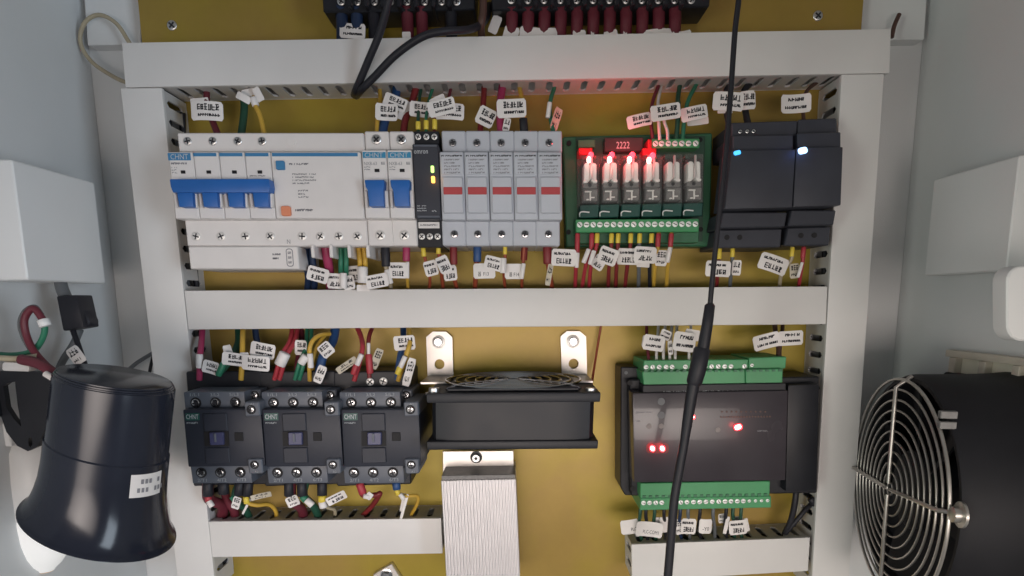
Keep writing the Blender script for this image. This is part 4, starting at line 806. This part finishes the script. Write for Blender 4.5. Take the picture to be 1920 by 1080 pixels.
# -- leads of the top terminal blocks
G = 'leads under the top terminal blocks'
TB = [(640, 'navy', 'first dark blue lead under the shorter terminal block'), (668, 'navy', 'second dark blue lead under the shorter terminal block'), (700, 'wireblack', 'black lead left of the paired cables under the shorter terminal block'), (763, 'maroon', 'first dark red lead under the shorter terminal block'), (790, 'maroon', 'second dark red lead under the shorter terminal block'), (845, 'wireblack', 'last dark lead under the shorter terminal block')]
for i, (x, cl, lb) in enumerate(TB): wire(cl, lb, 22, [(x, 8, 28), (x + 1, 35, 22), (x + 2, 60, 16), (x + 2, 90, 10)], tags=([(661, 58, 48, 26, -4, 22, Pp)] if i == 1 else [(762, 66, 16, 12, 0, 22, N0)] if i == 3 else []), group=G)
TT = {0: [(957, 67, 28, 34, -18, 20, N0)], 1: [(996, 67, 44, 30, -6, 20, N0)], 2: [(1030, 67, 30, 26, 3, 20, N0)], 4: [(1086, 69, 24, 24, 0, 20, N0)], 5: [(1111, 63, 6, 36, 2, 20, N0)], 6: [(1146, 69, 26, 22, 14, 20, N0)], 7: [(1172, 63, 7, 34, -6, 20, N0)], 9: [(1232, 69, 64, 26, 4, 20, N0)], 10: [(1278, 71, 36, 24, 6, 20, N0)]}
TN = ['first', 'second', 'third', 'fourth', 'fifth', 'sixth', 'seventh', 'eighth', 'ninth', 'tenth', 'last']
for i in range(11):
    x = 959 + 30.6 * i; wire('maroon', f'{TN[i]} dark red lead under the longer terminal block', 23, [(x, 8, 28), (x + 1, 30, 22), (x, 60, 16), (x, 90, 10)], tags=TT.get(i, []), group=G)
wire('brown', 'black lead hanging in the gap between the two terminal blocks', 14, [(905, -20, 30), (906, 20, 34), (902, 50, 34), (905, 90, 14)], tags=[(928, 46, 18, 32, -24, 22, N0)], group=G)
wire('wireblack', 'steeper of two black cables crossing the top duct', 14, [(738, -40, 70), (728, 5, 66), (712, 62, 58), (690, 115, 50), (669, 165, 40), (664, 178, 22)], group='black cables over the top duct', name='cable', cat='cable')
wire('wireblack', 'flatter of two black cables crossing the top duct', 14.5, [(918, 10, 8), (908, 40, 24), (880, 55, 46), (830, 59, 58), (790, 70, 58), (742, 103, 54), (703, 143, 48), (678, 168, 42), (668, 180, 20)], group='black cables over the top duct', name='cable', cat='cable')
# -- hanging cable with an in-line plug
t = thing('hanging_cable', 'long black cable with a thick in-line plug hanging in front of everything', 'cable', P(1330, 560, 112))
DC = 112
MB().tube(catmull([P(x, y, DC) for x, y in ((1390, -60), (1385, 0), (1378, 60), (1371, 160), (1362, 270), (1351, 380), (1339, 490), (1331, 575))]), 10 * S(1360, 300, DC) / 2, 12).done('thin_cord', 'wireblack', t, sm=60)
k = S(1320, 640, DC) / 2
def seg(name, pts, ws, n=14): MB().tube([P(x, y, DC) for x, y in pts], 1, n, [w_ * k for w_ in ws]).done(name, 'wireblack', t, sm=50)
seg('plug_sleeve', [(1331, 569), (1331, 573), (1326, 610), (1318, 655), (1316, 660)], [13, 19, 21, 23, 22])
seg('plug_body', [(1317, 652), (1316, 656), (1309, 690), (1302, 716), (1300, 722)], [26, 31, 32, 30, 24])
seg('strain_relief', [(1301, 718), (1296, 745), (1289, 790), (1283, 830)], [23, 22, 20, 17])
MB().tube(catmull([P(x, y, DC) for x, y in ((1284, 825), (1274, 880), (1264, 940), (1259, 1000), (1254, 1060), (1247, 1140))]), 16.5 * S(1260, 950, DC) / 2, 12).done('thick_cord', 'wireblack', t, sm=60)
# ---------------------------------------------------------------- left side of the cabinet
def sidebox(label, xf, yt, yb, df, db, wall, sgn):
    p = P(xf, yt, df); q = P(xf, yb, df)
    x0 = p.x
    lo = (min(x0, wall), -df * .001, q.z); hi = (max(x0, wall), -db * .001, p.z)
    t = thing('side_box', label, 'box', ((x0 + wall) / 2, -db * .001, (p.z + q.z) / 2), 'white boxes on the cabinet walls')
    MB().wbox(lo, hi, 2.2, 3).done('shell', 'boxwhite', t)
    return x0
xl_ = sidebox('white plastic box on the cabinet wall above the black siren', 22, 298, 526, 122, 46, XL, 1)
sidebox('white plastic box on the cabinet wall above the round fan', 1912, 290, 508, 120, 40, XR, -1)
# siren
t = thing('siren', 'glossy black horn siren pointing down, with paper sticker and looped bracket', 'siren', P(200, 850, 150))
DS = 150
A_, B_ = P(218, 714, DS), P(190, 981, DS); ax = B_ - A_; L = ax.length; ks = S(200, 860, DS) * .855
pf = [(0, 40), (.0, 111), (.006, 114), (.05, 114.5), (.25, 115.5), (.44, 117), (.45, 119.5), (.60, 121), (.72, 124), (.82, 130), (.90, 137), (.96, 146), (.98, 151), (.99, 155), (.997, 156), (1.0, 154)]
an = ax.normalized(); ex = Vector((math.cos(R(18)), 0, -math.sin(R(18)))); ey = an.cross(ex).normalized()
def exf(q): a_ = R(14 + 12 * max(0, min(1, q / L))); return Vector((math.cos(a_), 0, -math.sin(a_)))
hb = MB(); hb.lathe(A_, ax, [(a * L, r * ks) for a, r in pf] + [(L * .99, 145 * ks), (L * .9, 128 * ks), (L * .6, 105 * ks), (L * .5, 40 * ks)], 64, xy=exf); hb.done('horn', 'horn', t, sm=30)
for i, (rr_, h0) in enumerate(((112, -.009), (110, -.021), (107, -.033))):
    b_ = MB(); b_.lathe(A_ + an * (h0 * L), an, [(0, rr_ * ks * .97), (.0004, rr_ * ks), (.0016, rr_ * ks), (.0020, rr_ * ks * .97), (.0020, rr_ * ks * .8), (.004, rr_ * ks * .8)], 48, xy=lambda q: exf(0)); b_.done('cooling_fin', 'horn', t, sm=30)
def on_horn(deg, f, r): return A_ + an * (f * L) + (exf(f * L) * math.cos(R(deg)) + ey * math.sin(R(deg))) * (r * ks)
# which sense of angle looks at the camera
sg = 1 if on_horn(90, .5, 100).y < A_.y else -1
def patch(f0, f1, d0, d1, r0, r1, nm, mt, lab=None):
    b_ = MB(); n = 10; g = [[b_.bm.verts.new(on_horn(sg * (d0 + (d1 - d0) * i / n), f, r)) for i in range(n + 1)] for f, r in ((f0, r0), (f1, r1))]
    for i in range(n): b_.face((g[0][i], g[0][i + 1], g[1][i + 1], g[1][i]))
    return b_.done(nm, mt, t, lab, sm=60)
patch(.49, .635, 38, 2, 121.2, 123.2, 'sticker', 'tag', 'white paper sticker with faded grey print')
for f, d0, n_ in ((.535, 28, 4), (.59, 31, 6)):
    for i in range(n_): patch(f - .014, f + .014, d0 - i * 4.5 - (6 if i > 2 else 0), d0 - i * 4.5 - 3 - (6 if i > 2 else 0), 122.6, 123.2, 'sticker_print', 'greyink')
# looped mounting bracket
bo = [(-14, 697), (40, 694), (96, 700), (104, 735), (86, 800), (70, 838), (52, 846), (32, 836), (12, 810), (-2, 770)]
bi = [(6, 724), (14, 718), (28, 716), (33, 760), (40, 800), (26, 786), (12, 764)]
b_ = MB(); b_.holed([[P(x, y, DS - 24) for x, y in bo], [P(x, y, DS - 24) for x, y in bi], [P(x, y, DS - 24) for x, y in [(57 + 4 * math.cos(a * .7854), 829 + 10 * math.sin(a * .7854)) for a in range(8)]]], Vector((0, .004, 0))); b_.done('mounting_bracket', 'black', t)
b_ = MB(); p = P(-6, 745, DS - 26); b_.wbox((XL, p.y - .016, p.z - .012), (P(0, 745, DS - 24).x, p.y, p.z + .012), .6); b_.done('bracket_arm', 'black', t)
# wires of the siren
G = 'wires around the siren'
wire('maroon', 'dull red wire looped above the siren', 13, [(128, 712, 145), (98, 695, 140), (66, 662, 136), (50, 630, 134), (46, 598, 134), (62, 578, 134), (78, 596, 134), (82, 606, 134)], sl=[('boxwhite', 'end_cap', 80, 599, 86, 612, 135, 21)], group=G)
wire('green', 'green wire closing the loop above the siren', 11, [(84, 608, 133), (83, 625, 132), (74, 645, 131), (58, 660, 130), (20, 666, 128), (-30, 662, 126)], group=G)
wire('wiregrey', 'thin grey wire round the outside of the loop above the siren', 6, [(56, 658, 129), (42, 632, 129), (36, 605, 129), (46, 582, 129), (66, 574, 129), (80, 590, 129)], group=G)
wire('beige', 'pale wire leading off to the cabinet wall beside the siren', 11, [(70, 668, 138), (40, 672, 138), (10, 672, 138), (-40, 668, 138)], group=G)
wire('maroon', 'thick dull red wire running down into the siren top', 20, [(40, 674, 142), (72, 682, 146), (100, 700, 150), (124, 728, 152)], sl=[('tag', 'tag_sleeve', 84, 700, 104, 712, 156, 12)], group=G)
tz = MB().px(rr(29, 688, 52, 17, 5, ang=-2), 140, 134, 1.2, 2).done('clear_connector', 'wirewhite'); tag_it(tz, 'small translucent wire connector beside the siren bracket', 'connector')
# plug hanging from the white box
t = thing('inline_plug', 'black two-part plug hanging on a grey cable under the white box', 'plug', P(135, 590, 90))
MB().tube(catmull([P(112, 520, 78), P(116, 540, 84), P(124, 560, 88)]), 22 * S(118, 545, 84) / 2, 12).done('cord', 'wiregrey', t, sm=60)
MB().slab([(105, 555), (143, 553), (157, 614), (118, 621)], 96, 80, 1.2, 2).done('plug_shell', 'wireblack', t)
MB().slab([(148, 580), (157, 581), (167, 602), (166, 612), (155, 616)], 92, 82, .8).done('latch', 'wireblack', t)
MB().tube(catmull([P(134, 612, 88), P(146, 645, 90), P(158, 680, 92), (P(172, 720, 96))]), 10 * S(146, 645, 90) / 2, 10).done('cord', 'wireblack', t, sm=60)
tagobj(t, 142, 667, 26, 34, 32, 98, style='S')
wire('wiregrey', 'grey green cable passing behind the tag by the siren', 13, [(150, 618, 70), (138, 645, 70), (116, 680, 72), (100, 720, 74)], group=G)
wire('wiregrey', 'grey cable emerging from behind the upright duct near the siren', 7, [(300, 655, 6), (280, 666, 2), (252, 684, -4), (225, 712, -8), (215, 760, -10)], group=G)
wire('wireblack', 'thin black cable beside the upright duct near the siren', 6, [(287, 668, -4), (281, 695, -6), (276, 730, -8)], group=G)
wire('beige', 'beige wire looping out over the bracket beside the top duct', 7.5, [(250, 160, 2), (215, 145, -2), (172, 116, -6), (151, 80, -6), (158, 44, -4), (185, 28, -3), (218, 44, -2), (245, 84, 0)], group='loose wires')
wire('brown', 'short brown wire end poking up beside the end of the top duct', 8, [(1672, 70, 2), (1677, 48, 0), (1686, 27, -2)], group='loose wires')
# lamp behind the siren
t = thing('bulb_lamp', 'frosted white bulb lamp hanging behind the siren horn', 'lamp', P(75, 920, 100))
a, b = P(62, 815, 96), P(86, 1072, 96); L2 = (b - a).length; kb = S(75, 950, 96)
b_ = MB(); b_.lathe(a, b - a, [(0, 30 * kb), (.1 * L2, 48 * kb), (.3 * L2, 53 * kb), (.56 * L2, 54 * kb), (.57 * L2, 52 * kb)], 40); b_.done('shell', 'boxwhite', t, sm=60)
b_ = MB(); b_.lathe(a, b - a, [(.565 * L2, 52.5 * kb), (.6 * L2, 53.5 * kb), (.74 * L2, 50 * kb), (.85 * L2, 41 * kb), (.93 * L2, 28 * kb), (.97 * L2, 17 * kb), (.985 * L2, 15 * kb)], 40); b_.done('lens', 'bulb', t, sm=60)  # weak emission brightens the lower half; shell left dull as if shaded
b_ = MB(); b_.lathe(a + (b - a) * .984, b - a, [(0, 15 * kb), (.008 * L2, 13 * kb), (.016 * L2, 8 * kb), (.018 * L2, 1 * kb)], 24); b_.done('tip', 'bulbtip', t, sm=60)
b_ = MB(); b_.wbox((XL, a.y - .02, a.z - .004), (a.x, a.y + .02, a.z + .012), .8); b_.done('holder_arm', 'boxwhite', t)
# ---------------------------------------------------------------- right side: round fan, filter frame, rounded cover
t = thing('filter_frame', 'cream plastic filter frame on the wall above the round fan', 'filter frame', P(1850, 680, 60))
p0, p1 = P(1782, 659, 60), P(1782, 704, 60); xf_ = p0.x
YA, YB = -.30, -.055
b_ = MB(); b_.wbox((xf_, YA, p0.z - .004), (XR, YB, p0.z + .001), .8, 2); b_.done('top_rail', 'cream', t)
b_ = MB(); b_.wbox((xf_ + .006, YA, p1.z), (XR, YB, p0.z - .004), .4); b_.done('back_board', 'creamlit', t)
for i in range(7):
    y0 = YB - .004 - i * .030
    if y0 > YA: MB().wbox((xf_ + .0005, y0 - .006, p1.z), (xf_ + .0062, y0, p0.z - .0042), .4).done('upright_bar', 'cream', t)
t = thing('round_fan', 'round black ventilation fan with concentric chrome wire guard', 'ventilation fan', P(1674, 917, 104))
Dm = .424; gc = Vector((0, 0, 0)); dcen = (H - Dm) * 1000
gc = P(1681, 917, dcen); RG = .0755
tn = Vector((-.165, -.987, 0)).normalized(); nz = Vector((0, 0, 1)); nrm = tn.cross(nz)
if nrm.x > 0: nrm = -nrm
tl = R(-3); 
back = -nrm
b_ = MB(); b_.lathe(gc + back * .004, back, [(.032, RG * .97), (0, RG * .985), (0, RG * 1.02), (.004, RG * 1.045), (.03, RG * 1.05), (.05, RG * 1.06), (.075, RG * 1.10), (.080, RG * .9)], 72, True); b_.done('housing_ring', 'matteblack', t, sm=30)
b_ = MB(); b_.lathe(gc + back * .006, back, [(0, .012), (.0005, .024), (.003, .027), (.025, .027)], 40); b_.done('hub', 'matteblack', t, sm=30)
for k in range(7):
    a0 = 2 * math.pi * k / 7; b_ = MB(); rows = []
    for r_ in (.026, .05, .072):
        row = []
        for s_ in (-.30, 0, .34):
            an_ = a0 + s_ + (r_ - .03) * 3; e = tn * math.cos(an_) + nz * math.sin(an_); row.append(b_.bm.verts.new(gc + e * r_ + back * (.016 + s_ * .022)))
        rows.append(row)
    for i in range(2):
        for j in range(2): b_.face((rows[i][j], rows[i][j + 1], rows[i + 1][j + 1], rows[i + 1][j]))
    ex_ = bmesh.ops.extrude_face_region(b_.bm, geom=b_.bm.faces[:])['geom']; bmesh.ops.translate(b_.bm, vec=back * .0015, verts=[v for v in ex_ if isinstance(v, bmesh.types.BMVert)])
    b_.done('blade', 'matteblack', t, sm=60)
gd = MB()
for k in range(11): gd.torus(gc - back * (.004 - .0004 * k * .6), nrm, RG * (.055 + .0945 * k), .00078 if k < 10 else .0011, 72, 6)
gd.done('wire_guard', 'guard', t, sm=60)
for k, (u, v) in enumerate(((-.03, 1), (.03, -1), (1, .11), (-1, -.04))):
    e = (tn * u + nz * v).normalized(); b_ = MB(); b_.tube([gc - back * .0055 + e * .004, gc - back * .0055 + e * RG * .93, gc + back * .004 + e * RG * 1.03], .0014, 8); b_.done('guard_spoke', 'guard', t, sm=60)
for e in ((tn + nz * .11).normalized(), (-tn - nz * .04).normalized()):
    b_ = MB(); b_.lathe(gc + e * RG * 1.06 + back * .003, nrm, [(0, .0075), (.0015, .0075), (.002, .0045), (.0055, .0045), (.0065, .002)], 18); b_.done('guard_screw', 'guard', t, sm=40)
e = (tn * .70 + nz * .71).normalized(); b_ = MB(); pc = gc + e * RG * 1.03
for dz in (0, .0062): b_.prism([pc + Vector((0, 0, dz)) + tn * .002 + nz * .0022 + nrm * .003, pc + Vector((0, 0, dz)) - tn * .002 + nz * .0022 + nrm * .003, pc + Vector((0, 0, dz)) - tn * .002 - nz * .0022 + nrm * .003, pc + Vector((0, 0, dz)) + tn * .002 - nz * .0022 + nrm * .003], [pc + Vector((0, 0, dz)) + tn * .002 + nz * .0022 + back * .006, pc + Vector((0, 0, dz)) - tn * .002 + nz * .0022 + back * .006, pc + Vector((0, 0, dz)) - tn * .002 - nz * .0022 + back * .006, pc + Vector((0, 0, dz)) + tn * .002 - nz * .0022 + back * .006], .4)
b_.done('guard_clip', 'relaygrey', t)
# square mounting flange of the fan against the wall
fl = MB(); fz0, fz1 = P(1850, 1130, 130).z - .01, P(1840, 697, 100).z
c0_ = gc + back * .055
fl.wbox((c0_.x, gc.y - .105, gc.z - .088), (XR, gc.y + .045, gc.z + .0755), 3, 3); fl.done('square_body', 'matteblack', t)
b_ = MB(); p = P(1908, 728, 150); b_.lathe(Vector((c0_.x, p.y, p.z)), Vector((-1, 0, 0)), [(0, .006), (.001, .006), (.002, .004), (.005, .0035)], 16); b_.done('body_screw', 'guard', t)
t = MB().px(rr(1992, 569, 208, 142, 30, 6), 190, 180, 2, 3).done('rounded_cover', 'boxwhite'); tag_it(t, 'bright white rounded plastic cover at the edge of the picture', 'cover')
